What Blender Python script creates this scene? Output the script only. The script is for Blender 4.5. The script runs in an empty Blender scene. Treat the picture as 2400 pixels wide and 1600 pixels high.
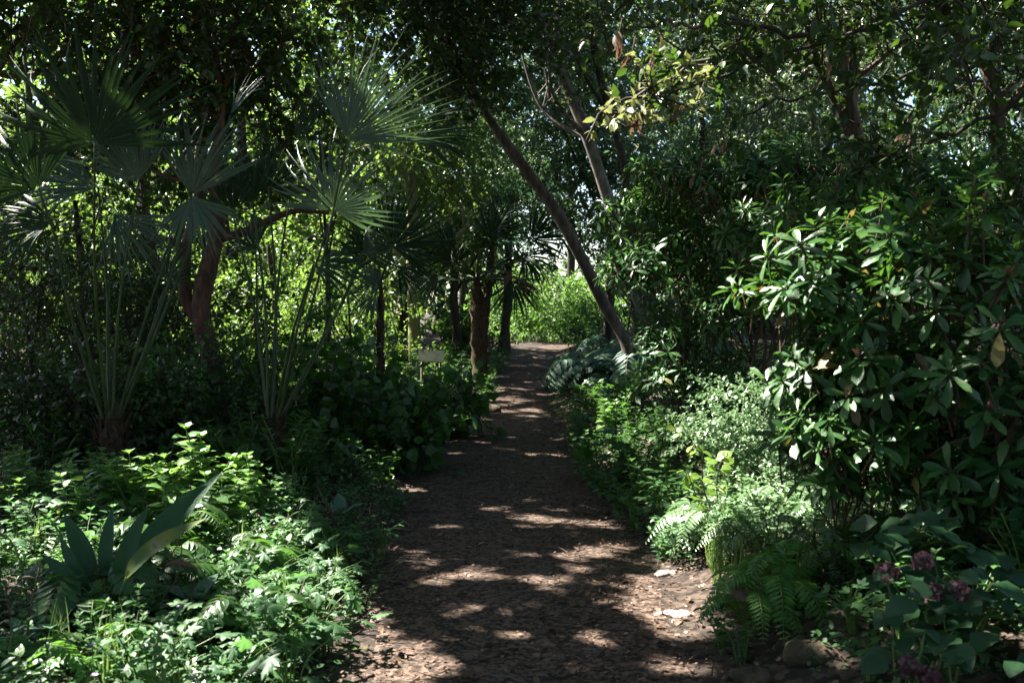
import bpy, math, random
import numpy as np
from mathutils import Vector

rng = np.random.default_rng(11)
random.seed(5)
sc = bpy.context.scene
COL = sc.collection

# ------------------------------------------------------------------ camera model
F = 2333.0
CAMZ = 1.65
PITCH = math.atan(80 / F)
FWD = np.array([0, math.cos(PITCH), -math.sin(PITCH)])
UPV = np.array([0, math.sin(PITCH), math.cos(PITCH)])
RIGHT = np.array([1.0, 0, 0])
CAM = np.array([0, 0, CAMZ])


def P(px, py, d):
    """world point seen at photo pixel (px, py) at depth d metres"""
    return CAM + d * (FWD + (px - 1200) / F * RIGHT + (800 - py) / F * UPV)


# ------------------------------------------------------------------ terrain
_py = np.array([-20, 0, 4.4, 6.9, 9, 12, 16, 21, 26, 31, 36, 42, 60])
_px = np.array([0.15, 0.1, 0.08, -0.02, -0.1, -0.18, -0.02, 0.28, 0.5, 0.9, 2.4, 5.5, 16])
_hw = np.array([0.85, 0.85, 0.82, 0.86, 0.80, 0.67, 0.52, 0.42, 0.40, 0.46, 0.55, 0.7, 0.8])


def path_c(y):
    return np.interp(y, _py, _px)


def path_w(y):
    return np.interp(y, _py, _hw)


def sstep(a, b, x):
    t = np.clip((x - a) / (b - a), 0, 1)
    return t * t * (3 - 2 * t)


def height(x, y):
    x = np.asarray(x, float)
    y = np.asarray(y, float)
    s = x - path_c(y)
    e = np.abs(s) - path_w(y)
    right = 0.16 * sstep(0.0, 0.7, e) + 0.75 * sstep(0.5, 3.6, e) + 0.5 * sstep(3.5, 9, e)
    left = 0.07 * sstep(0.0, 0.9, e) + 0.10 * sstep(1.0, 4.0, e)
    h = np.where(s > 0, right, left) * (1 - sstep(34, 44, y) * 0.7)
    amp = sstep(0, 0.8, e) * 0.06 + 0.012
    n = np.sin(1.3 * x + 0.7 * np.sin(0.9 * y)) * np.sin(1.1 * y + 1.9) + 0.5 * np.sin(2.9 * x + 1.1) * np.sin(2.3 * y)
    far = 1 - sstep(60, 100, np.hypot(x, y))
    return (h + .36 * sstep(17, 34, y)) * far + amp * n * far


def ground_hit(px, py, z0=0.0):
    d = FWD + (px - 1200) / F * RIGHT + (800 - py) / F * UPV
    t = (CAMZ - z0) / -d[2]
    for _ in range(12):
        p = CAM + d * t
        t = (CAMZ - float(height(p[0], p[1])) - z0) / -d[2]
        t = min(max(t, 2), 60)
    return CAM + d * t


# ------------------------------------------------------------------ sun
SUNV = np.array([-0.62, 0.34, 0.86])
SUNV /= np.linalg.norm(SUNV)
SU = np.cross(SUNV, [0, 0, 1.0]); SU /= np.linalg.norm(SU)
SV = np.cross(SUNV, SU)
LIT = []          # openings carved in the crowns so chosen rays of sun reach the ground


def lit(p, r):
    p = np.asarray(p, float)
    LIT.append((p @ SU, p @ SV, p @ SUNV, r))


def keepmask(pos, margin=0.45):
    u = pos @ SU; v = pos @ SV; t = pos @ SUNV
    n = 0.6 * np.sin(5.1 * u + 2.0 * np.sin(3.7 * v)) + 0.4 * np.sin(8.3 * v + 1.7 * np.sin(6.1 * u) + 1.0)
    keep = np.ones(len(pos), bool)
    for (a, b, c, r) in LIT:
        d = np.hypot(u - a, v - b)
        keep &= ~((d < r * (1 + 0.35 * n) + 0.06) & (t > c + margin + 0.4 * r))
    return keep


# ------------------------------------------------------------------ helpers: objects
def put(o, label=None, cat=None, group=None, kind=None):
    if label: o['label'] = label
    if cat: o['category'] = cat
    if group: o['group'] = group
    if kind: o['kind'] = kind
    return o


def thing(name, label, cat, loc, group=None):
    o = bpy.data.objects.new(name, None)
    o.empty_display_size = 0.2
    COL.objects.link(o)
    o.location = Vector([float(c) for c in loc])
    return put(o, label, cat, group)


def copy_tree(o, parent=None):
    c = o.copy()
    COL.objects.link(c)
    if parent is not None:
        c.parent = parent
    for ch in list(o.children):
        copy_tree(ch, c)
    return c


class MB:
    def __init__(self):
        self.V = []; self.Fs = []; self.n = 0

    def add(self, V, Fl, mi=0):
        V = np.asarray(V, float).reshape(-1, 3)
        for f in Fl:
            f = np.asarray(f, int)
            if len(f):
                self.Fs.append((f + self.n, mi))
        self.V.append(V)
        self.n += len(V)

    def build(self, name, mats, parent=None, origin=None, smooth=True):
        V = np.concatenate(self.V) if self.V else np.zeros((0, 3))
        if origin is not None:
            V = V - np.asarray(origin, float)
        if not isinstance(mats, (list, tuple)):
            mats = [mats]
        me = bpy.data.meshes.new(name)
        for m in mats:
            me.materials.append(m)
        me.vertices.add(len(V))
        me.vertices.foreach_set('co', V.astype(np.float32).ravel())
        loops = np.concatenate([f.ravel() for f, _ in self.Fs])
        tot = np.concatenate([np.full(len(f), f.shape[1]) for f, _ in self.Fs])
        mi = np.concatenate([np.full(len(f), m) for f, m in self.Fs])
        me.loops.add(len(loops))
        me.loops.foreach_set('vertex_index', loops.astype(np.int32))
        me.polygons.add(len(tot))
        start = np.concatenate([[0], np.cumsum(tot)[:-1]])
        me.polygons.foreach_set('loop_start', start.astype(np.int32))
        me.polygons.foreach_set('material_index', mi.astype(np.int32))
        me.polygons.foreach_set('use_smooth', np.full(len(tot), smooth))
        me.update(calc_edges=True)
        o = bpy.data.objects.new(name, me)
        COL.objects.link(o)
        if parent is not None:
            o.parent = parent
        return o


def unit(a):
    a = np.asarray(a, float)
    return a / np.maximum(np.linalg.norm(a, axis=-1, keepdims=True), 1e-9)


def rvec(n):
    return unit(rng.normal(size=(n, 3)))


def inst(tpl, pos, axis, normal, scale, wide=None):
    """copies of a leaf template (axis +Y, face +Z) into one vertex/face block"""
    TV, TF = tpl
    pos = np.asarray(pos, float).reshape(-1, 3)
    N = len(pos)
    if N == 0:
        return np.zeros((0, 3)), []
    a = unit(axis); X = unit(np.cross(a, normal)); n = np.cross(X, a)
    s = np.broadcast_to(np.asarray(scale, float), (N,))
    w = s if wide is None else s * wide
    V = (pos[:, None, :] + (w[:, None] * TV[None, :, 0])[..., None] * X[:, None, :]
         + (s[:, None] * TV[None, :, 1])[..., None] * a[:, None, :]
         + (s[:, None] * TV[None, :, 2])[..., None] * n[:, None, :])
    k = len(TV)
    off = np.arange(N) * k
    Fs = [(f[None] + off[:, None, None]).reshape(-1, f.shape[1]) for f in TF]
    return V.reshape(-1, 3), Fs


def leaf6(w, fold=0.25, droop=0.15, tipy=0.6):
    V = np.array([[0, 0, 0], [-w * .42, .28, fold * w * .4], [-w * .5, tipy, fold * w * .5 - droop * .3], [0, 1, -droop],
                  [w * .5, tipy, fold * w * .5 - droop * .3], [w * .42, .28, fold * w * .4]])
    return V, [np.array([[0, 5, 4, 3], [0, 3, 2, 1]])]


def leafN(w, rows, prof='ovate', fold=0.25, droop=0.2, wave=0.0):
    t = np.linspace(0, 1, rows + 1)
    if prof == 'ovate':
        p = t ** .65 * (1 - t) ** .95
    elif prof == 'lance':
        p = np.sin(np.pi * np.clip(t, 0, 1) ** .92) ** .9
    elif prof == 'obov':
        p = t ** .95 * (1 - t) ** .42
    elif prof == 'round':
        p = t ** .45 * (1 - t) ** .5
    else:
        p = np.clip(t * 8, 0, 1) * (1 - t) ** .7
    p = p / p.max() * w * .5
    p = np.maximum(p, .012 * w)
    z = -droop * t ** 2
    wv = wave * np.sin(t * 11)
    L = np.stack([-p, t, z + fold * p + wv * p], 1)
    M = np.stack([0 * t, t, z], 1)
    R = np.stack([p, t, z + fold * p - wv * p], 1)
    V = np.stack([L, M, R], 1).reshape(-1, 3)
    q = []
    for i in range(rows):
        b = i * 3
        q += [[b, b + 1, b + 4, b + 3], [b + 1, b + 2, b + 5, b + 4]]
    return V, [np.array(q)]


def palmate(teeth=True):
    pts = []
    lob = [(-118, .50), (-60, .82), (0, 1.0), (60, .82), (118, .50)]
    pts.append((-165, .12))
    for i, (a, r) in enumerate(lob):
        if teeth:
            pts += [(a - 17, r * .70), (a - 9, r * .74), (a, r), (a + 9, r * .74), (a + 17, r * .70)]
        else:
            pts += [(a - 12, r * .75), (a, r), (a + 12, r * .75)]
        if i < 4:
            pts.append((a + 30, .48))
    pts.append((165, .12))
    V = [[0, 0, 0]]
    for a, r in pts:
        A = math.radians(a)
        V.append([math.sin(A) * r * .62, .22 + math.cos(A) * r * .62 - .1, -.22 * r * r + .06 * math.cos(A * 6)])
    V[0] = [0, .10, .03]
    V = np.array(V)
    n = len(pts)
    return V, [np.array([[0, i + 2, i + 1] for i in range(n - 1)] + [[0, 1, n]])]


T_CAN = leaf6(.55)
T_CANN = leaf6(.36, .25, .25)
T_OV = leafN(.56, 5, 'ovate', .22, .28)
T_OVS = leafN(.55, 3, 'ovate', .22, .25)
T_OVW = leafN(.80, 5, 'ovate', .16, .30, .12)
T_RH = leafN(.30, 5, 'obov', .25, .14)
T_RH3 = leafN(.30, 3, 'obov', .25, .16)
T_LA = leafN(.22, 3, 'lance', .3, .25)
T_RD = leafN(.85, 4, 'round', .15, .15)
T_AS = leafN(.20, 10, 'lance', .32, .35, .06)
T_PAL = palmate()
T_PALS = palmate(False)
T_GR = leafN(.035, 6, 'grass', .6, .75)
T_TINY = leaf6(.7, .2, .15)
T_CHIP = (np.array([[-.3, 0, 0], [.25, .05, .05], [.32, .9, .0], [-.2, 1, .1]]), [np.array([[0, 1, 2, 3]])])


def tube(pts, rad, sides=8, cap=True, wob=0.0):
    pts = np.asarray(pts, float); n = len(pts)
    rad = np.broadcast_to(np.asarray(rad, float), (n,))
    tan = np.gradient(pts, axis=0); tan = unit(tan)
    ref = np.array([0.31, 0.17, 0.93]) if abs(unit(pts[-1] - pts[0])[2]) < .85 else np.array([0.94, 0.3, 0.1])
    X = unit(np.cross(tan, ref)); Y = np.cross(tan, X)
    ang = np.arange(sides) / sides * 2 * np.pi
    r = rad[:, None] * np.ones(sides)
    if wob:
        k = rng.uniform(0, 6, 4)
        r = r * (1 + wob * (np.sin(ang[None] * 2 + k[0] + np.arange(n)[:, None] * .35)
                            + .6 * np.sin(ang[None] * 3 + k[1] - np.arange(n)[:, None] * .6)
                            + .6 * np.sin(np.arange(n)[:, None] * 1.1 + k[2])))
    V = pts[:, None] + (r * np.cos(ang))[..., None] * X[:, None] + (r * np.sin(ang))[..., None] * Y[:, None]
    i = np.arange(n - 1)[:, None] * sides; j = np.arange(sides)[None]; j2 = (j + 1) % sides
    Q = np.stack([i + j, i + j2, i + sides + j2, i + sides + j], -1).reshape(-1, 4)
    Fs = [Q]
    V = V.reshape(-1, 3)
    if cap:
        V = np.concatenate([V, pts[-1:] + tan[-1:] * rad[-1] * .6])
        k = len(V) - 1; b = (n - 1) * sides
        Fs.append(np.array([[b + a, b + (a + 1) % sides, k] for a in range(sides)]))
    return V, Fs


def spline(pts, n=24):
    pts = np.asarray(pts, float)
    m = len(pts)
    if m == 2:
        return pts[0] + (pts[1] - pts[0]) * np.linspace(0, 1, n)[:, None]
    ext = np.concatenate([[2 * pts[0] - pts[1]], pts, [2 * pts[-1] - pts[-2]]])
    out = []
    for t in np.linspace(0, m - 1 - 1e-6, n):
        i = int(t); f = t - i
        p0, p1, p2, p3 = ext[i:i + 4]
        out.append(.5 * (2 * p1 + (p2 - p0) * f + (2 * p0 - 5 * p1 + 4 * p2 - p3) * f ** 2 + (3 * p1 - p0 - 3 * p2 + p3) * f ** 3))
    return np.array(out)


# ------------------------------------------------------------------ materials
def newmat(name):
    m = bpy.data.materials.new(name)
    m.use_nodes = True
    nt = m.node_tree
    nt.nodes.clear()
    return m, nt, nt.nodes, nt.links


def ramp(nd, cols):
    r = nd.new('ShaderNodeValToRGB')
    el = r.color_ramp.elements
    while len(el) < len(cols):
        el.new(0.5)
    for i, c in enumerate(cols):
        el[i].position = i / (len(cols) - 1)
        el[i].color = (*c, 1)
    return r


def leaf_mat(name, cols, trans, tfac=.35, rough=.42, spec=.5, blotch=0.0):
    m, nt, nd, ln = newmat(name)
    geo = nd.new('ShaderNodeNewGeometry')
    r = ramp(nd, cols)
    fac = geo.outputs['Random Per Island']
    tc = nd.new('ShaderNodeTexCoord')
    nz = nd.new('ShaderNodeTexNoise'); nz.inputs['Scale'].default_value = 38
    nz.inputs['Detail'].default_value = 3
    ln.new(tc.outputs['Object'], nz.inputs['Vector'])
    mix = nd.new('ShaderNodeMath'); mix.operation = 'MULTIPLY_ADD'
    mix.inputs[1].default_value = .45 + blotch; mix.inputs[2].default_value = -.22 - blotch * .5
    ln.new(nz.outputs['Fac'], mix.inputs[0])
    add = nd.new('ShaderNodeMath'); add.operation = 'ADD'; add.use_clamp = True
    ln.new(fac, add.inputs[0]); ln.new(mix.outputs[0], add.inputs[1])
    ln.new(add.outputs[0], r.inputs[0])
    b = nd.new('ShaderNodeBsdfPrincipled')
    b.inputs['Roughness'].default_value = rough
    b.inputs['Specular IOR Level'].default_value = spec
    ln.new(r.outputs[0], b.inputs['Base Color'])
    bp = nd.new('ShaderNodeBump'); bp.inputs['Strength'].default_value = .25; bp.inputs['Distance'].default_value = .01
    ln.new(nz.outputs['Fac'], bp.inputs['Height']); ln.new(bp.outputs[0], b.inputs['Normal'])
    t = nd.new('ShaderNodeBsdfTranslucent')
    tm = nd.new('ShaderNodeMix'); tm.data_type = 'RGBA'; tm.blend_type = 'MIX'
    tm.inputs[0].default_value = .75
    ln.new(r.outputs[0], tm.inputs[6]); tm.inputs[7].default_value = (*trans, 1)
    ln.new(tm.outputs[2], t.inputs['Color'])
    ms = nd.new('ShaderNodeMixShader'); ms.inputs[0].default_value = tfac
    ln.new(b.outputs[0], ms.inputs[1]); ln.new(t.outputs[0], ms.inputs[2])
    o = nd.new('ShaderNodeOutputMaterial')
    ln.new(ms.outputs[0], o.inputs['Surface'])
    return m


def rough_mat(name, cols, scale=(8, 8, 8), rough=.85, bump=.6, dist=.02, detail=6, coords='Object', vor=None, spec=.3):
    m, nt, nd, ln = newmat(name)
    tc = nd.new('ShaderNodeTexCoord')
    mp = nd.new('ShaderNodeMapping'); mp.inputs['Scale'].default_value = scale
    ln.new(tc.outputs[coords], mp.inputs['Vector'])
    nz = nd.new('ShaderNodeTexNoise'); nz.inputs['Scale'].default_value = 1; nz.inputs['Detail'].default_value = detail
    nz.inputs['Roughness'].default_value = .65
    ln.new(mp.outputs[0], nz.inputs['Vector'])
    r = ramp(nd, cols)
    mr = nd.new('ShaderNodeMapRange'); mr.inputs[1].default_value = .3; mr.inputs[2].default_value = .7
    h = nz.outputs['Fac']
    if vor:
        vo = nd.new('ShaderNodeTexVoronoi'); vo.inputs['Scale'].default_value = vor
        ln.new(tc.outputs[coords], vo.inputs['Vector'])
        mx = nd.new('ShaderNodeMath'); mx.operation = 'MULTIPLY_ADD'; mx.inputs[1].default_value = .5; mx.inputs[2].default_value = -.1
        sep = nd.new('ShaderNodeSeparateColor'); ln.new(vo.outputs['Color'], sep.inputs[0])
        ln.new(sep.outputs[0], mx.inputs[0])
        ad = nd.new('ShaderNodeMath'); ad.operation = 'ADD'
        sub = nd.new('ShaderNodeMath'); sub.operation = 'MULTIPLY'; sub.inputs[1].default_value = .75
        ln.new(nz.outputs['Fac'], sub.inputs[0])
        ln.new(sub.outputs[0], ad.inputs[0]); ln.new(mx.outputs[0], ad.inputs[1])
        h = ad.outputs[0]
    ln.new(h, mr.inputs[0]); ln.new(mr.outputs[0], r.inputs[0])
    b = nd.new('ShaderNodeBsdfPrincipled'); b.inputs['Roughness'].default_value = rough
    b.inputs['Specular IOR Level'].default_value = spec
    ln.new(r.outputs[0], b.inputs['Base Color'])
    bp = nd.new('ShaderNodeBump'); bp.inputs['Strength'].default_value = bump; bp.inputs['Distance'].default_value = dist
    ln.new(h, bp.inputs['Height']); ln.new(bp.outputs[0], b.inputs['Normal'])
    o = nd.new('ShaderNodeOutputMaterial'); ln.new(b.outputs[0], o.inputs['Surface'])
    return m


M = {}
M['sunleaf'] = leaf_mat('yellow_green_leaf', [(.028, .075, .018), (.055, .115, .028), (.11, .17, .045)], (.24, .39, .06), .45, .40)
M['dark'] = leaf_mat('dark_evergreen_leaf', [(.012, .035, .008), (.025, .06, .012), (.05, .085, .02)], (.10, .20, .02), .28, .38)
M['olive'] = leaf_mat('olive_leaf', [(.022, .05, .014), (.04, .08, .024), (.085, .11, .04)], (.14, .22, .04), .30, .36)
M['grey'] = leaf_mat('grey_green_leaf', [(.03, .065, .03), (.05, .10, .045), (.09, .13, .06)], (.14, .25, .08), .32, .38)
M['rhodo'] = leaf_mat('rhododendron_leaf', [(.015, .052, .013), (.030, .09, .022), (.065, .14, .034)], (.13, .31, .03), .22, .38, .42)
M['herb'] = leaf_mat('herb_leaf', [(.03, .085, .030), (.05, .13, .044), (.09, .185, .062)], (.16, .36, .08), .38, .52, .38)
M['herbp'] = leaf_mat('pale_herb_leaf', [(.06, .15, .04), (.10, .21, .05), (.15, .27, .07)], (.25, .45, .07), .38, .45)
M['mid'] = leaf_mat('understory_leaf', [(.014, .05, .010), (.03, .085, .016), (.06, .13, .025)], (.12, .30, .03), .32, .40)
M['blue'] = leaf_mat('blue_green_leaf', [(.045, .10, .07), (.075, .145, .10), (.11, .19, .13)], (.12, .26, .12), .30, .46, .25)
M['fern'] = leaf_mat('fern_leaf', [(.03, .10, .014), (.05, .15, .02), (.09, .21, .03)], (.18, .42, .04), .40, .5)
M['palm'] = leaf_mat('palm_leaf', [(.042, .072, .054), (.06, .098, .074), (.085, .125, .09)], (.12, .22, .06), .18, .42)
M['palm_shade'] = leaf_mat('shaded_palm_leaf', [(.009, .026, .009), (.015, .038, .012), (.026, .055, .018)], (.05, .11, .02), .07, .5, .2)  # darkened copy of the palm leaf: shade of backlit fans put into colour
M['asp'] = leaf_mat('broad_blade_leaf', [(.010, .040, .016), (.022, .066, .026), (.045, .095, .038)], (.08, .20, .02), .14, .50, .28)
for n_ in ('asp',):
    for q in M[n_].node_tree.nodes:
        if q.type == 'TEX_NOISE':
            mp = M[n_].node_tree.nodes.new('ShaderNodeMapping'); mp.inputs['Scale'].default_value = (2.6, 2.6, .12)
            tcn = [k for k in M[n_].node_tree.nodes if k.type == 'TEX_COORD'][0]
            M[n_].node_tree.links.new(tcn.outputs['Object'], mp.inputs['Vector']); M[n_].node_tree.links.new(mp.outputs[0], q.inputs['Vector'])
M['yellow'] = leaf_mat('yellowing_leaf', [(.06, .03, .02), (.11, .07, .04), (.26, .23, .14), (.20, .20, .04), (.14, .17, .03), (.09, .14, .03), (.07, .12, .03)], (.34, .32, .06), .28, .5, .4)
for q in M['yellow'].node_tree.nodes:
    if q.type == 'TEX_NOISE':
        q.inputs['Scale'].default_value = 9
    if q.type == 'MATH' and q.operation == 'MULTIPLY_ADD':
        q.inputs[1].default_value = 2.6; q.inputs[2].default_value = -.66
    if q.type == 'MATH' and q.operation == 'ADD':
        for l_ in list(q.inputs[0].links):
            M['yellow'].node_tree.links.remove(l_)
        q.inputs[0].default_value = .05
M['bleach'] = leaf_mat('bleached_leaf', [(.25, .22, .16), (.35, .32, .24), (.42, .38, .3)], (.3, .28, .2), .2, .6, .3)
M['cool'] = leaf_mat('pale_glare_leaf', [(.09, .17, .07), (.15, .23, .11), (.23, .32, .18)], (.20, .36, .14), .25, .30, .6)  # pale leaf with the glare of direct sun put into its colour
M['spent'] = leaf_mat('spent_leaf', [(.10, .06, .025), (.17, .13, .04), (.20, .18, .05)], (.28, .22, .05), .3, .45)
M['hyd'] = leaf_mat('big_soft_leaf', [(.012, .042, .016), (.02, .062, .022), (.035, .085, .03)], (.08, .2, .03), .2, .5, .3)
M['cream'] = leaf_mat('sunlit_cream_leaf', [(.13, .16, .05), (.20, .22, .08), (.28, .28, .13)], (.32, .36, .10), .3, .4)  # sunlight on the low bough put into a paler leaf colour
M['dead'] = leaf_mat('dead_leaf', [(.07, .04, .025), (.13, .075, .045), (.22, .14, .10)], (.22, .12, .06), .25, .6, .3)
M['chip'] = leaf_mat('litter_leaf', [(.032, .017, .011), (.095, .052, .033), (.27, .165, .118)], (.20, .10, .05), .08, .65, .3)
M['grass'] = leaf_mat('grass_blade', [(.07, .15, .03), (.12, .21, .05), (.22, .28, .10)], (.30, .45, .10), .35, .5)
M['round'] = leaf_mat('lime_leaf', [(.10, .19, .025), (.15, .25, .035), (.20, .30, .05)], (.35, .50, .05), .42, .45)
M['mauve'] = leaf_mat('mauve_petal', [(.045, .02, .025), (.10, .045, .058), (.22, .13, .14)], (.30, .14, .18), .25, .6, .3)
M['violet'] = leaf_mat('violet_petal', [(.35, .2, .5), (.42, .26, .58), (.5, .33, .62)], (.4, .25, .6), .3, .5, .3)
M['bud'] = leaf_mat('pink_bud', [(.16, .07, .05), (.26, .12, .09), (.34, .18, .13)], (.4, .15, .1), .2, .5, .3)
M['bark'] = rough_mat('grey_brown_bark', [(.035, .025, .02), (.095, .07, .058), (.20, .155, .135)], (14, 14, 3.5), .85, .9, .03)
M['barkp'] = rough_mat('pale_grey_bark', [(.06, .05, .044), (.15, .128, .113), (.28, .245, .22)], (10, 10, 4), .85, .7, .02)
M['barkr'] = rough_mat('red_brown_bark', [(.03, .014, .009), (.085, .038, .024), (.19, .09, .058)], (16, 16, 4), .7, .9, .02)
M['barkg'] = rough_mat('mossy_bark', [(.09, .085, .03), (.18, .17, .07), (.26, .24, .13)], (9, 9, 4), .85, .7, .02)
M['barkd'] = rough_mat('dark_bark', [(.018, .014, .012), (.045, .034, .028), (.09, .07, .06)], (14, 14, 4), .85, .8, .02)
M['fibre'] = rough_mat('palm_fibre', [(.025, .015, .010), (.075, .045, .028), (.16, .10, .065)], (40, 40, 9), .95, 1.0, .03)
M['stem'] = rough_mat('green_stem', [(.06, .11, .025), (.09, .15, .035), (.13, .18, .05)], (20, 20, 6), .5, .2, .005)
M['stemb'] = rough_mat('brown_stem', [(.025, .016, .010), (.06, .036, .023), (.11, .07, .045)], (30, 30, 8), .7, .5, .01)
M['petiole'] = rough_mat('palm_petiole', [(.016, .036, .010), (.035, .06, .016), (.075, .09, .03)], (20, 20, 4), .45, .2, .005)
M['soil'] = rough_mat('dark_leafy_soil', [(.014, .010, .007), (.036, .025, .018), (.08, .056, .042)], (6, 6, 6), .95, 1.0, .05, 9, 'Object', 26)
M['path'] = rough_mat('bark_chip_path', [(.018, .012, .008), (.056, .037, .026), (.135, .09, .066)], (5, 7, 6), .95, 1.0, .03, 10, 'Object', 48)
M['stone'] = rough_mat('pale_stone', [(.18, .13, .11), (.36, .28, .25), (.50, .42, .39)], (9, 9, 9), .85, .6, .03)
M['stoned'] = rough_mat('mossy_stone', [(.03, .03, .012), (.065, .052, .03), (.11, .085, .06)], (9, 9, 9), .9, .9, .05)
M['sign'] = rough_mat('painted_sign_panel', [(.060, .070, .050), (.080, .092, .066), (.11, .12, .09)], (6, 6, 6), .35, .05, .002, 3)
M['post'] = rough_mat('weathered_post', [(.08, .06, .045), (.14, .11, .085), (.2, .16, .13)], (20, 20, 4), .8, .5, .01)

# ------------------------------------------------------------------ openings carved in the canopy to place the sun patches
def lit_px(px, py, d, r):
    lit(P(px, py, d), r)


def lit_g(px, py, r, z=.03):
    lit(ground_hit(px, py, z), r)


def lit_box(x0, x1, y0, y1, n, r0, r1, z=.03):
    for _ in range(n):
        lit_g(rng.uniform(x0, x1), rng.uniform(y0, y1), rng.uniform(r0, r1), z)


# bed in front on the left of the path
for a in [(470, 1130, .5), (640, 1180, .35), (430, 1330, .32), (700, 1520, .30), (70, 1130, .28), (90, 1290, .3), (330, 1120, .35),
          (560, 1120, .4), (760, 1290, .2), (480, 1520, .25)]:
    lit_g(a[0], a[1] + 60, a[2], .4)
lit_box(20, 860, 1150, 1600, 26, .07, .18, .3)
# the strap-leaved plant stands in shade
_c = ground_hit(262, 1500) + np.array([0, 0, .35])
LIT[:] = [l_ for l_ in LIT if math.hypot(l_[0] - _c @ SU, l_[1] - _c @ SV) > l_[3] + .22]
# flecks along the path
lit_box(985, 1320, 1015, 1065, 12, .04, .09)
lit_box(870, 1010, 1130, 1170, 5, .05, .09)
lit_box(1130, 1360, 1165, 1200, 5, .03, .06)
lit_box(920, 1480, 1270, 1370, 17, .015, .055)
lit_box(860, 1260, 1400, 1560, 10, .015, .055)
lit_box(1260, 1500, 1400, 1590, 5, .01, .045)
lit_box(1180, 1250, 930, 1000, 6, .08, .16)
lit_box(1360, 1450, 1240, 1300, 4, .03, .06)
for a in [(1555, 1430, .2), (1610, 1400, .22), (1590, 1555, .10), (1610, 1460, .2), (1560, 1370, .2), (900, 1545, .14), (980, 1500, .08)]:
    lit_g(*a)
# bank on the right
for a in [(1730, 980, 7.6, .45), (1640, 1010, 7.5, .36), (1800, 1050, 7.5, .42), (1760, 1120, 7.2, .40), (1700, 1150, 6.8, .40), (1700, 1210, 6.4, .42),
          (1640, 1260, 6.2, .32), (1780, 1220, 6.3, .34), (1600, 1320, 5.8, .24), (1600, 1060, 7.2, .22)]:
    lit_px(*a)
for a in [(1790, 690, 4.9, .28), (1840, 780, 4.9, .28), (1740, 640, 4.9, .2), (1780,800,5.0,.2), (1930, 620, 4.8, .10), (2060, 590, 4.6, .10)]:
    lit_px(*a)
for _ in range(10):
    lit_px(rng.uniform(1290, 1420), rng.uniform(780, 900), rng.uniform(12.5, 14.5), rng.uniform(.10, .22))
lit_px(2310, 150, 18.5, 1.3); lit_px(2200, 100, 19, 1.2); lit_px(1620, 110, 20, 1.0); lit_px(120, 160, 20, .7); lit_px(700, 260, 22, .7); lit_px(1180, 420, 26, 1.2)
for _ in range(44):
    lit_px(rng.uniform(1480, 2380), rng.uniform(300, 900), rng.uniform(4.6, 8), rng.uniform(.04, .11))
# middle distance
for p, r in [((-4.4, 16, 1.5), 1.5), ((-3.2, 17, 1.2), 1.2), ((-5.4, 18, 2.5), 1.7), ((-3.6, 20, 3), 1.7), ((-6.5, 21, 4), 2.0), ((-8, 22, 5), 2)]:
    lit(p, r)
for p, r in [((.4, 35, 1.5), 3.0), ((-1, 37, 3), 3.0), ((2, 36.5, 2.5), 3.4), ((3.5, 38, 3), 3)]:
    lit(p, r)
for a in [(940, 230, 8.4, .30), (870, 480, 8.5, .16), (1000, 300, 8.4, .22), (520, 400, 8.4, .08), (760, 480, 8.6, .15),
          (1400, 930, 10, .35), (1390, 370, 17, .45), (1430, 450, 17, .4), (1330, 590, 15, .25),
          (1410, 740, 15, .25), (1450, 260, 5.4, .26), (1540, 220, 5.4, .24), (1620, 180, 5.4, .2), (1500, 740, 16, .3), (480, 1090, 7.2, .32), (560, 1120, 7.0, .3), (420, 1110, 7.2, .3), (620, 1150, 6.8, .25), (1390, 930, 10.5, .4), (1440, 905, 11, .35)]:
    lit_px(*a)

# ------------------------------------------------------------------ ground and path
def graded(lo, hi, step, far, n):
    core = np.arange(lo, hi + 1e-6, step)
    k = np.linspace(0, 1, n + 1)[1:] ** 2.4
    return np.concatenate([(lo - (far + lo) * k[::-1]) if lo < 0 else lo - far * k[::-1], core, hi + (far - hi) * k])


gx = graded(-9, 9, .12, 260, 26)
gy = graded(-3, 40, .16, 260, 26)
GX, GY = np.meshgrid(gx, gy)
GZ = height(GX, GY)
e = np.abs(GX - path_c(GY)) - path_w(GY)
GZ = GZ - .035 * (1 - sstep(-.25, -.02, e)) * ((GY > -2.5) & (GY < 47))
nx = len(gx); ny = len(gy)
I, J = np.meshgrid(np.arange(ny - 1), np.arange(nx - 1), indexing='ij')
b = (I * nx + J).ravel()
mb = MB(); mb.add(np.stack([GX, GY, GZ], -1).reshape(-1, 3), [np.stack([b, b + 1, b + 1 + nx, b + nx], 1)])
put(mb.build('ground', M['soil']), kind='structure')

ys = np.arange(-2, 46, .1)
us = np.linspace(-1, 1, 25)
PX = path_c(ys)[:, None] + us[None] * (path_w(ys)[:, None] + .12 + .07 * np.sin(ys * 2.3)[:, None] + .05 * np.sin(ys[:, None] * 5.1 + us[None] * 2))
PY = np.repeat(ys[:, None], len(us), 1)
PZ = height(PX, PY) + .012 - .05 * np.abs(us[None]) ** 8 + .006 * np.sin(PX * 9 + 2 * np.sin(PY * 5)) * np.sin(PY * 7)
n2 = len(us)
I, J = np.meshgrid(np.arange(len(ys) - 1), np.arange(n2 - 1), indexing='ij')
b = (I * n2 + J).ravel()
mb = MB(); mb.add(np.stack([PX, PY, PZ], -1).reshape(-1, 3), [np.stack([b, b + 1, b + 1 + n2, b + n2], 1)])
put(mb.build('path', M['path']), kind='structure')

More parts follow.
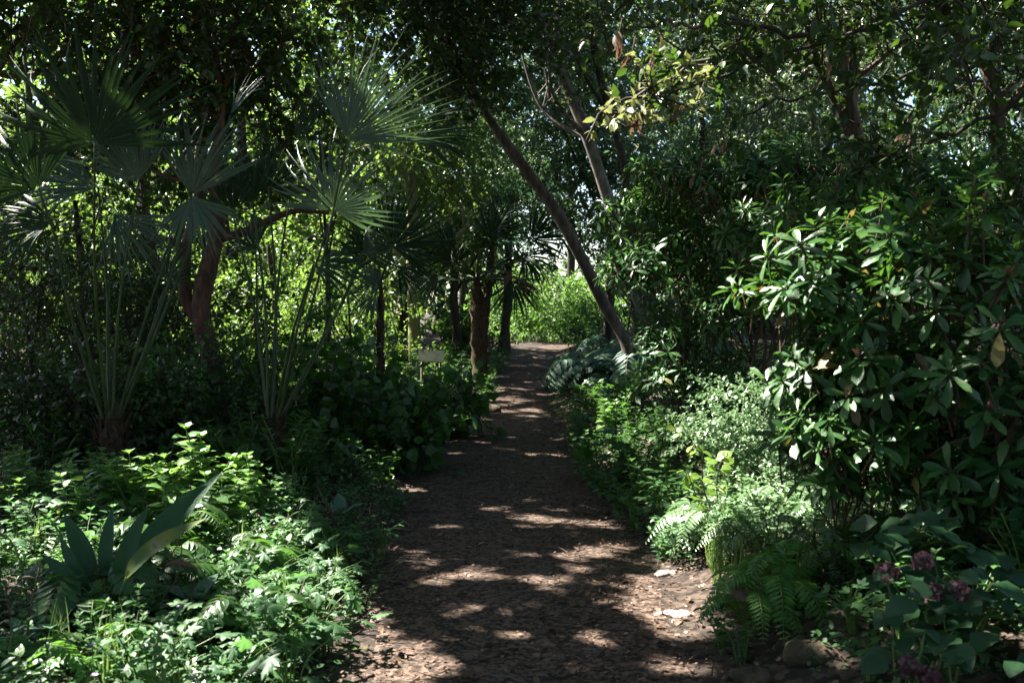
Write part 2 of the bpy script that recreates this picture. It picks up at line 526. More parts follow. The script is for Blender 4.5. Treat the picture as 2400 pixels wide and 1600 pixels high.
# litter of fallen leaves and bark chips (uncountable)
N = 42000
y = 2.8 + 26 * rng.random(N) ** 2.3
x = path_c(y) + rng.normal(0, .78, N) * path_w(y) * 1.3
keep = rng.random(N) < (.30 + .70 * (np.sin(x * 3.1 + np.sin(y * 1.7)) * .5 + .5)) * (.45 + .55 * sstep(.1, .6, np.abs(x - path_c(y) - .12 * np.sin(y * .8)) / path_w(y)))
x = x[keep]; y = y[keep]; N = len(x)
z = height(x, y) + .014 + rng.uniform(0, .012, N)
ax = rvec(N) * [1, 1, .22]
nm = np.array([0, 0, 1.0]) + rvec(N) * .35
mb = MB()
sz = rng.uniform(.008, .026, N) * np.where(rng.random(N) < .08, 1.8, 1)
V, Fs = inst(T_CHIP, np.stack([x, y, z], 1), ax, nm, sz, rng.uniform(.5, 1.2, N)); mb.add(V, Fs)
o = mb.build('leaf_litter', M['chip'], smooth=False)
put(o, 'brown fallen leaves and bark chips strewn along the path', 'leaf litter', kind='stuff')
N = 900
y = 3 + 16 * rng.random(N) ** 1.8
x = path_c(y) + rng.normal(0, .8, N)
z = height(x, y) + .02
V, Fs = inst(T_OVS, np.stack([x, y, z], 1), rvec(N) * [1, 1, .25], np.array([0, 0, 1.]) + rvec(N) * .5, rng.uniform(.035, .075, N))
mb = MB(); mb.add(V, Fs)
put(mb.build('leaf_litter', M['dead']), 'larger dry curled leaves scattered over the chip path', 'leaf litter', kind='stuff')


mb = MB()
for _ in range(260):
    y = 3.2 + 14 * rng.random() ** 1.6; x = float(path_c(y)) + rng.normal(0, .85); a = rng.uniform(0, 6.3); L_ = rng.uniform(.05, .22)
    dv = np.array([math.cos(a), math.sin(a), rng.normal(0, .08)]) * L_
    p0 = np.array([x, y, float(height(x, y)) + .028])
    V, Fs = tube([p0, p0 + dv * .5 + rng.normal(0, .012, 3), p0 + dv], [.004, .003, .002], 4, False); mb.add(V, Fs)
put(mb.build('leaf_litter', M['stemb']), 'broken brown twigs lying among the bark chips of the path', 'leaf litter', kind='stuff')

# ------------------------------------------------------------------ trees
def crown(mb, blobs, n, tpl, size, mi=0, per=14, twig=.45, carve=True, up=.55, down=.25, shell=.45, twmi=None, margin=.45):
    w = np.array([bl[3] * bl[4] + bl[3] * bl[5] + bl[4] * bl[5] for bl in blobs]); w = w / w.sum()
    nt = max(1, int(n / per))
    which = rng.choice(len(blobs), nt, p=w)
    B = np.array([bl[:6] for bl in blobs])[which]
    dirs = rvec(nt)
    r = rng.random(nt) ** shell
    lump = 1 + .22 * np.sin(dirs[:, 0] * 5 + which * 2.1) * np.sin(dirs[:, 2] * 4.3 + which) + .12 * np.sin(dirs[:, 1] * 9 + which)
    c = B[:, :3] + dirs * B[:, 3:6] * (r * lump)[:, None]
    t = unit(dirs * .7 + rvec(nt) * .8 + [0, 0, .1])
    L = twig * rng.uniform(.5, 1.4, nt)
    f = rng.random((nt, per))
    pos = c[:, None] + t[:, None] * (L[:, None] * f)[..., None]
    pos = pos.reshape(-1, 3) + rvec(nt * per) * .05 * size / .1
    tt = np.repeat(t, per, 0)
    axis = unit(tt * .7 + rvec(nt * per) * .9 - np.array([0, 0, down]))
    nrm = unit(np.array([0, 0, 1.0]) * up + rvec(nt * per) * .6 + tt * .1)
    sz = size * rng.uniform(.6, 1.25, nt * per)
    gz = height(pos[:, 0], pos[:, 1])
    k = pos[:, 2] > gz + .03
    if carve:
        k &= keepmask(pos, margin)
    V, Fs = inst(tpl, pos[k], axis[k], nrm[k], sz[k])
    mb.add(V, Fs, mi)
    if twmi is not None:
        sel = np.where(keepmask(c, margin) if carve else np.ones(nt, bool))[0]
        for i in sel[::2]:
            a = c[i] - t[i] * L[i] * .6
            e_ = c[i] + t[i] * L[i]
            V, Fs = tube([a, (a + e_) / 2 + rng.normal(0, .03, 3), e_], [.009, .006, .003], 3, False)
            mb.add(V, Fs, twmi)
    return c


def tree(name, label, cat, base, trunk, rad, blobs, n, tpl, size, leaf, bark, group=None, limbs=3, carve=True, per=14, twig=.45,
         up=.55, down=.25, sides=14, wob=.08, shell=.45, twigs=True, extra=None, fill=None):
    """trunk: list of points from the foot up; blobs: crown ellipsoids (centre + radii)"""
    base = np.array([base[0], base[1], float(height(base[0], base[1]))])
    root = thing(name, label, cat, base, group)
    pts = spline([base - [0, 0, .15]] + [np.asarray(p, float) for p in trunk], 30)
    rr = np.interp(np.linspace(0, 1, 30), np.linspace(0, 1, len(rad)), rad)
    rr = rr.copy(); rr[:4] *= [1.75, 1.45, 1.2, 1.06]
    mb = MB(); V, Fs = tube(pts, rr, sides, True, wob); mb.add(V, Fs)
    mb.build('trunk', bark, root, base)
    cm = MB()
    cs = crown(cm, blobs, n, tpl, size, 0, per, twig, carve, up, down, shell, 1 if twigs else None)
    if fill:
        shade_fill(cm, *fill)
    cm.build('crown', [leaf, bark], root, base)
    for i in range(limbs):
        bl = blobs[i % len(blobs)]
        k = int(rng.integers(14, 28)); s = pts[k]
        near = cs[rng.integers(0, len(cs), 30)]
        near = near[np.argmin(np.linalg.norm(near - np.array(bl[:3]), axis=1) + rng.uniform(0, 2, 30))]
        mid = (s + near) / 2 + rng.normal(0, .12, 3) * np.linalg.norm(near - s) + [0, 0, .1]
        lp = spline([s, mid, near], 12)
        lb = MB()
        r0 = min(rr[k] * .5, .07)
        V, Fs = tube(lp, np.linspace(r0, r0 * .2, 12), 7, True, .05); lb.add(V, Fs)
        for q in range(4):
            j = int(rng.integers(4, 11)); d = cs[rng.integers(0, len(cs), 12)]
            d = d[np.argmin(np.linalg.norm(d - lp[j], axis=1))]
            V, Fs = tube(spline([lp[j], (lp[j] + d) / 2 + rng.normal(0, .1, 3), d], 7), np.linspace(r0 * .35, r0 * .08, 7), 5, False); lb.add(V, Fs)
        lb.build('branch', bark, root, base)
    if extra:
        for nm, ep, er in extra:
            lb = MB(); ep = spline(ep, 16)
            V, Fs = tube(ep, np.interp(np.linspace(0, 1, 16), np.linspace(0, 1, len(er)), er), 9, True, .06); lb.add(V, Fs)
            lb.build(nm, bark, root, base)
    return root


# --- leaning trees beside the path bend
d = 15.0
b0 = P(1500, 880, d)
tree('leaning_tree', 'grey-brown trunk leaning far over the path beyond the rhododendrons, shaded along its curve', 'tree', b0,
     [P(1470, 810, d), P(1420, 720, d), P(1360, 600, d), P(1300, 490, d), P(1215, 375, d), P(1150, 285, d), P(1100, 190, d), P(1050, 90, d)],
     [.10, .096, .092, .088, .082, .072, .06, .042],
     [(*P(1000, 60, 15), 1.9, 2.2, 1.0), (*P(1085, 190, 14.2), .6, .4, .42), (*P(1150, 240, 14.4), .35, .3, .2), (*P(1120, 140, 18.5), 1.2, 1.4, .9), (*P(900, -120, 15), 2.8, 2.6, 1.3)],
     21000, T_CAN, .11, M['dark'], M['bark'], limbs=3)
d = 17.0
b0 = P(1560, 880, d)
tree('leaning_tree', 'straighter pale leaning trunk dappled with sun that rises steeply behind the curved one', 'tree', b0,
     [P(1530, 800, d), P(1490, 680, d), P(1450, 540, d), P(1410, 420, d), P(1365, 290, d), P(1305, 150, d), P(1255, 20, d), P(1215, -100, d)],
     [.12, .115, .11, .105, .098, .088, .072, .055],
     [(*P(1180, -60, 17), 2.6, 2.2, 1.0), (*P(1290, 110, 16.4), .55, .4, .3), (*P(1370, 250, 16.4), .4, .3, .12), (*P(1330, 120, 19.5), 1.2, 1.0, .8), (*P(1520, -140, 18), 2.6, 2.0, 1.1)],
     14000, T_CAN, .11, M['olive'], M['barkp'], limbs=3)
d = 19.0
tree('leaning_tree', 'thin dark trunk rising beside the pale leaning one, nearly black in shade', 'tree', P(1500, 880, d),
     [P(1490, 700, d), P(1465, 410, d), P(1440, 300, d), P(1400, 150, d), P(1372, 0, d), P(1350, -90, d)],
     [.085, .08, .075, .07, .06, .05],
     [(*P(1450, -60, 19), 1.8, 2, .9), (*P(1600, 60, 20), 1.5, 1.8, .9)], 6000, T_CANN, .11, M['olive'], M['barkd'], limbs=3, sides=9)

# --- red barked multi-stem tree on the left
d = 11.0
tree('red_barked_tree', 'twisted red-brown tree with two stems standing between the clumps of fan palms', 'tree', P(500, 980, d),
     [P(495, 850, d), P(470, 740, d), P(490, 620, d), P(512, 530, d), P(500, 420, d), P(520, 250, d), P(500, 90, d)],
     [.12, .115, .10, .085, .06, .045, .03],
     [(*P(380, 120, 11), 1.7, 1.8, .7), (*P(600, 60, 11.5), 1.3, 1.6, .6), (*P(200, 60, 11), 1.5, 1.7, .6), (*P(380, 300, 11.5), .9, 1, .55), (*P(620, 300, 12), .8, 1, .55), (*P(560, 420, 12.5), .7, .8, .4), (*P(160, 300, 12), .9, 1, .5)],
     14000, T_CAN, .10, M['dark'], M['barkr'], limbs=4,
     extra=[('stem', [P(480, 770, d), P(440, 710, d), P(432, 650, d), P(440, 560, d), P(465, 490, d), P(470, 380, d)], [.075, .07, .06, .05, .03]),
            ('branch', [P(505, 560, d), P(560, 548, d), P(600, 530, d), P(690, 495, d), P(770, 500, d)], [.06, .045, .035, .02]),
            ('branch', [P(440, 590, d), P(400, 560, d), P(330, 575, d), P(250, 610, d)], [.035, .025, .018, .01]),
            ('branch', [P(500, 430, d), P(580, 440, d), P(680, 440, d), P(760, 450, d)], [.035, .03, .02, .012])])

# --- trunks in the middle distance
d = 21.0
tree('moss_barked_tree', 'straight tree with yellow-green mossy trunk beside the small sign panel', 'tree', P(975, 862, d),
     [P(972, 780, d), P(970, 690, d), P(968, 600, d), P(965, 450, d), P(960, 300, d)], [.15, .14, .135, .13, .11, .07],
     [(*P(960, 300, 21), 2.0, 2, 1.3), (*P(820, 380, 22), 1.8, 2, 1.1), (*P(1060, 380, 22), 1.5, 1.8, 1.0)],
     9000, T_CAN, .12, M['sunleaf'], M['barkg'], limbs=4)
d = 25.0
tree('dark_trunked_tree', 'short dark trunk in shade between the mossy trunk and the shaggy palm', 'tree', P(1072, 850, d),
     [P(1070, 780, d), P(1064, 700, d), P(1066, 600, d), P(1060, 440, d)], [.12, .115, .10, .09, .06],
     [(*P(1080, 440, 25), 1.8, 2, 1.2), (*P(1180, 330, 26), 2.0, 2, 1.3)], 6500, T_CANN, .13, M['grey'], M['barkd'], limbs=3)
# --- right side trunks
d = 13.0
tree('forked_tree', 'forked grey trunk rising out of the rhododendrons near the frame corner', 'tree', P(2060, 800, d),
     [P(2050, 600, d), P(2035, 420, d), P(1995, 260, d), P(1990, 120, d), P(1980, -40, d)], [.11, .10, .10, .085, .07, .05],
     [(*P(2000, -20, 13), 1.7, 1.8, .8), (*P(1780, 60, 13), 1.3, 1.6, .7), (*P(2250, 40, 14), 1.4, 1.6, .7)], 8500, T_CANN, .09, M['olive'], M['bark'], limbs=5,
     extra=[('branch', [P(2030, 400, d), P(1960, 240, d), P(1900, 100, d), P(1880, -40, d)], [.07, .06, .045, .03])])
d = 11.0
tree('bent_tree', 'dark bent trunk curving at the far side of the rhododendrons, ivy-brown and bare', 'tree', P(2440, 800, d),
     [P(2400, 520, d), P(2345, 370, d), P(2335, 250, d), P(2300, 130, d), P(2230, 60, d), P(2180, -60, d)], [.10, .10, .09, .08, .07, .06, .04],
     [(*P(2200, -60, 11), 1.5, 1.6, .6), (*P(2420, 120, 11), .9, 1.2, .7)], 5000, T_CANN, .09, M['dark'], M['bark'], limbs=4,
     extra=[('branch', [P(2335, 280, d), P(2400, 200, d), P(2440, 60, d)], [.05, .04, .03])])
d = 15.0
tree('white_barked_tree', 'slim whitish trunk glimpsed through the leaves above the rhododendrons', 'tree', P(2010, 820, d),
     [P(2005, 600, d), P(1998, 430, d), P(2000, 300, d), P(2010, 100, d)], [.07, .065, .06, .055, .04],
     [(*P(2020, 120, 15.5), 1.3, 1.5, .9), (*P(1850, 220, 16), 1.3, 1.5, .8)], 5000, T_CANN, .10, M['grey'], M['barkp'], limbs=3, sides=9)

def shade_fill(mb, n, y0, y1, z0, z1, size, per=12):  # extra leaves put in the sun's way to darken the path
    """leaf clumps added along sun rays to shade the path where no opening is wanted"""
    nt = n // per
    y = rng.uniform(y0, y1, nt); x = path_c(y) + rng.uniform(-1.15, 1.25, nt) * (path_w(y) + .1)
    g = np.stack([x, y, height(x, y)], 1)
    k = keepmask(g + SUNV * 2.5, .3)
    g = g[k]; nt = len(g)
    z = rng.uniform(z0, z1, nt)
    c = g + SUNV * ((z - g[:, 2]) / SUNV[2])[:, None]
    t = unit(rvec(nt) * [1, 1, .3])
    pos = (c[:, None] + t[:, None] * rng.uniform(-.22, .22, (nt, per))[..., None]).reshape(-1, 3) + rvec(nt * per) * .07
    kk = keepmask(pos)
    tt = np.repeat(t, per, 0)
    V, Fs = inst(T_CAN, pos[kk], unit(tt * .6 + rvec(nt * per) - [0, 0, .2])[kk], unit(np.array([0, 0, .8]) + SUNV * .4 + rvec(nt * per) * .6)[kk], size * rng.uniform(.7, 1.2, kk.sum()))
    mb.add(V, Fs)


# --- canopy trees, crowns above view, added to shade ground and block sky
OV = [
    ('tall broadleaf tree left of the path, added out of view to shade the near bed', (-5.2, 4.2), [(-5.4, 7.0, 7.2, 3.6, 3.4, 1.2), (-2.4, 8.6, 7.6, 3.0, 3.2, 1.1), (-8.6, 6.2, 7.4, 2.6, 2.6, 1.2)], 'dark'),
    ('broad evergreen left of the palms, added out of view for shade', (-8.2, 9.5), [(-8.6, 11.0, 8.0, 3.4, 3.4, 1.7), (-6.2, 12.5, 7.2, 3.0, 3.0, 1.3), (-10.5, 13.5, 8.2, 3.2, 3.2, 2.0)], 'dark'),
    ('leafy tree right of the path, its arching boughs added out of view for shade', (5.6, 6.5), [(3.0, 7.4, 6.6, 3.2, 3.0, 1.1), (5.4, 9.6, 7.2, 3.0, 3.0, 1.2), (.6, 11, 8.3, 3.0, 3.0, 1.0)], 'dark'),
    ('tall tree behind the red-barked stems, its wide crown added for shade', (-9.6, 16.0), [(-9.6, 15.5, 9.6, 3.4, 3.2, 1.8), (-5.8, 15.6, 9.6, 3.2, 3.0, 1.4), (-2.2, 14.8, 9.4, 3.0, 3.0, 1.3)], 'dark'),
    ('tree behind the viewer, its overhead crown added to block the sky', (-3.6, -2.6), [(-1.0, .4, 6.6, 4.2, 3.4, 1.2), (-4.6, 2.6, 7.4, 3.4, 3.2, 1.2), (3.2, 1.0, 7.0, 3.4, 3.2, 1.2)], 'dark'),
    ('tall tree at the far side of the slim palm, its high crown added for shade', (-7.5, 24.0), [(-5.0, 20.5, 10.4, 3.2, 3.0, 1.2), (-1.6, 21.0, 10.2, 3.2, 3.0, 1.2), (-4.2, 26.0, 12.2, 3.6, 3.4, 1.4), (-.6, 27, 12.2, 3.4, 3.4, 1.3)], 'dark'),
    ('wide tree up the bank right of the path, added out of view for shade', (9.4, 11.0), [(8.4, 11.0, 7.6, 3.2, 3.2, 1.8), (6.4, 14.2, 8.6, 3.2, 3.2, 1.6), (9.0, 5.0, 6.6, 3.2, 3.6, 1.6)], 'dark'),
]
FILL = {0: (7000, 2.2, 8.6, 6.6, 8.0, .16), 1: (6000, 8.4, 13.4, 7.0, 8.4, .16), 3: (6000, 13.2, 20, 9.0, 10.4, .17)}  # leaf clumps added to three crowns to shade the path
for oi, (lab, bs, blobs, lf) in enumerate(OV):
    x0, y0 = bs; c0 = np.array(blobs[0][:3])
    top = np.array([x0 + (c0[0] - x0) * .3, y0 + (c0[1] - y0) * .3, c0[2] + .3])
    tree('added_canopy_tree', lab, 'tree', bs, [(x0 + .1, y0, 2), (x0 - .05, y0 + .1, 4), top], [.2, .18, .16, .10],
         blobs, 36000, T_CAN, .17, M[lf], M['bark'], group='tall trees added to shade the path', limbs=2 if bs[0] > 0 else 4, per=16, twig=.6, up=.9, twigs=False, shell=.6, fill=FILL.get(oi))

# unseen trees around and behind the viewpoint, added to darken the shade
for i, (x_, y_, h_) in enumerate([(-7.5, -5, 8), (-2.5, -8.5, 9), (3.0, -9, 9), (8.5, -5.5, 8), (-10.5, 1.5, 8), (-13.5, 8, 9)]):
    hh = float(height(x_, y_))
    tree('unseen_woodland_tree', 'unseen woodland tree added around the start of the path to darken it', 'tree', (x_, y_), [(x_, y_, h_ * .5), (x_ + .3, y_, h_ * .85)], [.16, .13, .05],
         [(x_, y_, hh + 1.6, 2.4, 2.0, 1.5), (x_ + .5, y_, hh + 4.2, 2.9, 2.4, 1.9), (x_ - .3, y_, hh + 6.8, 2.4, 2.2, 1.6)], 8000, T_CAN, .22, M['dark'], M['bark'],
         group='unseen trees added around the start of the path', limbs=3, twigs=False, shell=.5)

# --- low bough with dead brown leaves hanging in from the right
d = 5.4
base = np.array([4.6, 4.4, float(height(4.6, 4.4))])
rt = thing('overhanging_tree', 'young tree on the bank whose low bough with dead brown leaves droops over the path', 'tree', base)
mb = MB(); V, Fs = tube(spline([base - [0, 0, .1], (4.5, 4.5, 2.0), (4.1, 4.8, 3.4), (3.7, 5.0, 4.8)], 20), np.linspace(.09, .05, 20), 10, True, .05); mb.add(V, Fs)
mb.build('trunk', M['bark'], rt, base)
bl = [(*P(1520, 200, d), .34, .3, .10), (*P(1680, 120, d), .45, .4, .2), (*P(1900, 60, d), .6, .5, .22), (*P(1750, 260, 6.2), .45, .4, .16),
      (*P(2150, 130, d), .55, .5, .25), (*P(2350, 180, 5), .5, .5, .3), (*P(2050, 330, 6), .5, .4, .2), (*P(1550, 40, 6), .5, .4, .2)]
mb = MB(); cs = crown(mb, bl, 2500, T_OVS, .072, 0, 9, .16, True, .7, .25, .5, 1, .25)
crown(mb, [(*P(1450, 265, d), .16, .15, .06), (*P(1540, 225, d), .2, .15, .07), (*P(1630, 180, d), .2, .15, .07)], 230, T_OVS, .058, 2, 7, .16, False, .8, .3, .5, 1)  # bough leaves coloured as if sunlit
mb.build('crown', [M['dark'], M['barkd'], M['cream']], rt, base)
for ep in ([(3.75, 5.0, 4.5), P(2250, -40, d), P(1950, 90, d), P(1650, 190, d), P(1440, 270, d)], [(3.9, 4.9, 4.0), P(2330, 60, d), P(2150, 170, d), P(1850, 230, 6), P(1700, 280, 6.2)],
           [P(1950, 90, d), P(1750, 60, d), P(1560, 60, 5.8), P(1460, 70, 5.8)], [(3.9, 4.9, 3.9), P(2350, 250, 5.2), P(2180, 330, 5.6), P(2020, 380, 6)]):
    mb = MB(); q = spline(ep, 24) + rng.normal(0, .012, (24, 3)); V, Fs = tube(q, np.linspace(.017, .004, 24), 7, True, .05); mb.add(V, Fs)
    mb.build('branch', M['barkd'], rt, base)
for (px, py, dd, k, s) in [(1450, 85, 5.6, 7, .11), (1480, 130, 5.6, 4, .10), (1545, 120, 5.6, 3, .10), (1500, 265, 5.4, 8, .09), (1590, 235, 5.4, 5, .08), (1690, 330, 6, 4, .09), (1640, 410, 6, 3, .08),
                           (1930, 150, 5.4, 4, .09), (1990, 110, 5.4, 4, .09), (2120, 320, 5.8, 5, .10), (930, 70, 8, 4, .10)][:10]:
    mb = MB(); c = P(px, py, dd)
    V, Fs = inst(leafN(.34, 4, 'lance', .5, .35), c + rng.normal(0, .035, (k, 3)), unit(rvec(k) * .6 + [.1, 0, -1]), rvec(k), s * rng.uniform(.8, 1.2, k)); mb.add(V, Fs)
    V, Fs = tube([c + [.02, 0, .10], c + [.01, 0, .05], c], [.004, .003, .002], 4, False); mb.add(V, Fs)
    mb.build('dead_leaf', M['dead'], rt, base)

# --- background trees and bushes
def bush(name, label, cat, px, d, top_py, rx, n, tpl, size, leaf, bark, group=None, bottom=None, lean=0, carve=True, lobes=4, per=14):
    """a tree or bush with foliage down to the ground; px/top_py locate it"""
    topz = P(px, top_py, d)[2]
    x = P(px, 700, d)[0]
    gz = float(height(x, d))
    zb = gz + (.15 if bottom is None else bottom)
    hh = topz - zb
    blobs = []
    for i in range(lobes):
        f = (i + .5) / lobes
        wdt = rx * (1.0 - .55 * f ** 2) * rng.uniform(.8, 1.15)
        blobs.append((x + rng.normal(0, rx * .28) + lean * f, d + rng.normal(0, rx * .2), zb + hh * f, wdt, wdt * .85, hh / lobes * .85))
    return tree(name, label, cat, (x, d), [(x + .05 * rx, d, gz + hh * .35), (x - .05 * rx, d, gz + hh * .8)], [k_ * (.4 if name in ('bush', 'sapling') else 1) for k_ in (min(.05 + hh * .012, .2), min(.04 + hh * .01, .16), .03)],
                blobs, n, tpl, size, leaf, bark, group, limbs=4, carve=carve, twigs=d < 16, per=per, sides=8)


BG = [
    # label, px, d, top, rx, n, tpl, size, leaf
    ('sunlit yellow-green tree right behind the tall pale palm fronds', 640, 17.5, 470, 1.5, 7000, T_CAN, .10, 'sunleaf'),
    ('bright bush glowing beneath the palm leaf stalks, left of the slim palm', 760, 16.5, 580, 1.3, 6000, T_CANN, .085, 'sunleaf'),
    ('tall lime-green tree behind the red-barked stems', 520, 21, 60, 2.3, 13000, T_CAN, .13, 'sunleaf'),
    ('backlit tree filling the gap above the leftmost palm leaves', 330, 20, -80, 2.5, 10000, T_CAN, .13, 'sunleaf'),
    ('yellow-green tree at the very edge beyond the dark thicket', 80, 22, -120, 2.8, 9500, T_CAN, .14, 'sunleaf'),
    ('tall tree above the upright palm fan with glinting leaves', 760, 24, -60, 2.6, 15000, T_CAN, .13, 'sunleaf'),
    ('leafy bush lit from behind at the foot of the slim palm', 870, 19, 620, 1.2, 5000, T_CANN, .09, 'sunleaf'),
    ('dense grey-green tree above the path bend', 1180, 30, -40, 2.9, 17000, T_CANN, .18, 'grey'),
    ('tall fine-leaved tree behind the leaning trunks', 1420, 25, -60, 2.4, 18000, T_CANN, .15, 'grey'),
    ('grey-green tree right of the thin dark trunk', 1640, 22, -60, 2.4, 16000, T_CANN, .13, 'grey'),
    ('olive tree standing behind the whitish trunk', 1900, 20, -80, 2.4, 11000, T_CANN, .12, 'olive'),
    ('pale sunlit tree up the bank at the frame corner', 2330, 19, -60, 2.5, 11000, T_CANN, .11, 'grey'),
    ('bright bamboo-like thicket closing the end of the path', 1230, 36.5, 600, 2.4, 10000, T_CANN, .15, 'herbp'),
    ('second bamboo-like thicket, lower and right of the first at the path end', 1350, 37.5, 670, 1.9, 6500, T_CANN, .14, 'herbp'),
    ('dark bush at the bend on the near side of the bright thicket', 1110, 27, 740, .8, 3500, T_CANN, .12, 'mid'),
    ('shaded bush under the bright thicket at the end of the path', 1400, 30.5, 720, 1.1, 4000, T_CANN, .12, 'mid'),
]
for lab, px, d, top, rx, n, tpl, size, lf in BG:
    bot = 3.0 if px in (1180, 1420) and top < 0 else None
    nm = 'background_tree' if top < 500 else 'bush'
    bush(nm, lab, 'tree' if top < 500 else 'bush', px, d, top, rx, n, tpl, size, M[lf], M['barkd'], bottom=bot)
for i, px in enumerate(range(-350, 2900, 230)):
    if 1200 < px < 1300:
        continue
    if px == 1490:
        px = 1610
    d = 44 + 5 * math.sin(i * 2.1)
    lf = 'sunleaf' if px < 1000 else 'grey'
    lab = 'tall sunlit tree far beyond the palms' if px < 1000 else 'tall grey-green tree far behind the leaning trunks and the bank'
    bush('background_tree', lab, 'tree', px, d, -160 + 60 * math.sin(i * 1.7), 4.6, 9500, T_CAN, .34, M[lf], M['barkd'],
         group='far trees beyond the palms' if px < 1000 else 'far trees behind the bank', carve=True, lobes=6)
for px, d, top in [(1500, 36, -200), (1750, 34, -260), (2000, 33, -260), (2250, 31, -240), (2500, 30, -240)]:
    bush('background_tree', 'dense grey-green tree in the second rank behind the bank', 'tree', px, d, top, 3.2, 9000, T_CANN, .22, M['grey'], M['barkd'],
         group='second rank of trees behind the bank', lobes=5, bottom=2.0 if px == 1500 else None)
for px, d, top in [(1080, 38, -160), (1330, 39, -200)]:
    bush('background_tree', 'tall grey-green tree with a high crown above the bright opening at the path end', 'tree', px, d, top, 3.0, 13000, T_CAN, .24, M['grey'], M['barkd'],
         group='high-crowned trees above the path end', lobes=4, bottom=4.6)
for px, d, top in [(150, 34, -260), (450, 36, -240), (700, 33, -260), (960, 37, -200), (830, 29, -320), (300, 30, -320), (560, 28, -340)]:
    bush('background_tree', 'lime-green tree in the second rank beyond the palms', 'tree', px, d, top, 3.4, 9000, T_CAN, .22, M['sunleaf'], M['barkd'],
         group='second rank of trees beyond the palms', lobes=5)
for lab, px, d, top, rx, n in [('dark evergreen at the frame edge rising behind the huge dark palm fan', -40, 14.5, 260, 1.3, 7000),
                               ('dark evergreen behind the stalks of the leftmost palm, sparkling with gaps', 190, 15, 330, 1.3, 6500),
                               ('dark evergreen standing left of the red-barked stems', 370, 14, 440, .9, 5000)]:
    bush('evergreen_tree', lab, 'tree', px, d, top, rx, n, T_OVS, .085, M['dark'], M['barkd'])
for px, d, top in [(1180, 52, 640), (1300, 54, 650), (1420, 52, 645), (1540, 50, 630)]:
    bush('bush', 'sunlit bush in the clearing seen through the opening at the path end', 'bush', px, d, top, 3.0, 4500, T_CAN, .26, M['sunleaf'], M['barkd'], group='bushes in the clearing beyond the path')
for lab, px, d, top, rx, n in [('bulky large-leaved shrub leaning over the path edge before the slim palm', 800, 10.2, 880, .50, 900),
                               ('bulky large-leaved shrub at the path edge below the sign', 905, 11.4, 885, .50, 900),
                               ('large-leaved shrub crowding the inside of the path bend by the shaggy palm', 1040, 12.6, 905, .42, 700),
                               ('large-leaved shrub behind the bulky ones, under the slim palm stem', 835, 12.8, 835, .6, 1000),
                               ('low large-leaved shrub spilling toward the path between the palms and the bend', 930, 10.0, 950, .4, 600)]:
    bush('bush', lab, 'bush', px, d, top, rx, n, T_OVW, .12, M['mid'], M['barkd'], per=8, lobes=3)
# dark understory
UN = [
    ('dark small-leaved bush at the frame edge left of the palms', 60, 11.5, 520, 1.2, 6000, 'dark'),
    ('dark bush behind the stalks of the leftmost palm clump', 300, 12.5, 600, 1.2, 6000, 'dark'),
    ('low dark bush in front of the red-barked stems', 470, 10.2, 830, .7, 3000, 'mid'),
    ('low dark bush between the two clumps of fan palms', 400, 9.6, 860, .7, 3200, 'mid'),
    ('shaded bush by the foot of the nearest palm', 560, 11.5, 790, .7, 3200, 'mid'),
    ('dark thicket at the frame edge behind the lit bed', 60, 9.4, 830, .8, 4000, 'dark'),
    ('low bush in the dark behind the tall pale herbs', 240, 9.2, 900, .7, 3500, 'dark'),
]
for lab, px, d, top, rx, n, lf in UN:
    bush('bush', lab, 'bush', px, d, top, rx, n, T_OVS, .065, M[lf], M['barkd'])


# ------------------------------------------------------------------ palms
def palm_blade(R, half, nseg, fused=.45, droop=.25, cup=.15):
    fr = np.array([.03, .2, .38, .55, .7, .84, .94, 1.0])
    half = math.radians(half)
    dth = 2 * half / nseg
    V = []; Q = []
    for i in range(nseg):
        th = -half + (i + .5) * dth + rng.normal(0, dth * .22)
        R_i = R * (1 - .22 * (abs(th) / half) ** 2) * rng.uniform(.80, 1.05)
        dx, dy = math.sin(th), math.cos(th)
        px_, py_ = dy, -dx
        ex = rng.uniform(0, 1.35) ** 2.5
        bend = rng.normal(0, .09)
        hang = rng.uniform(.8, 2.2) if rng.random() < .16 else 0
        b0 = len(V)
        for f in fr:
            r = f * R_i
            rf = fused * R
            w = min(r, rf) * math.tan(min(dth, .2) / 2) * 1.02
            if r > rf:
                w *= max(.06, .86 * (1 - ((r - rf) / (R_i - rf)) ** 1.15))
            q = max(0, f - .35)
            z = -droop * R * (q ** 2) * (1 + 1.8 * ex) + cup * r * (abs(th) / half) ** 2 - hang * R * max(0, f - .6) ** 1.5
            sx = bend * q * R
            for c, lift in ((-1, 0), (0, .5 * w), (1, 0)):
                V.append([dx * r + px_ * (c * w + sx), dy * r + py_ * (c * w + sx), z + lift])
        for k in range(len(fr) - 1):
            a = b0 + 3 * k
            Q += [[a, a + 1, a + 4, a + 3], [a + 1, a + 2, a + 5, a + 4]]
    return np.array(V), [np.array(Q)]


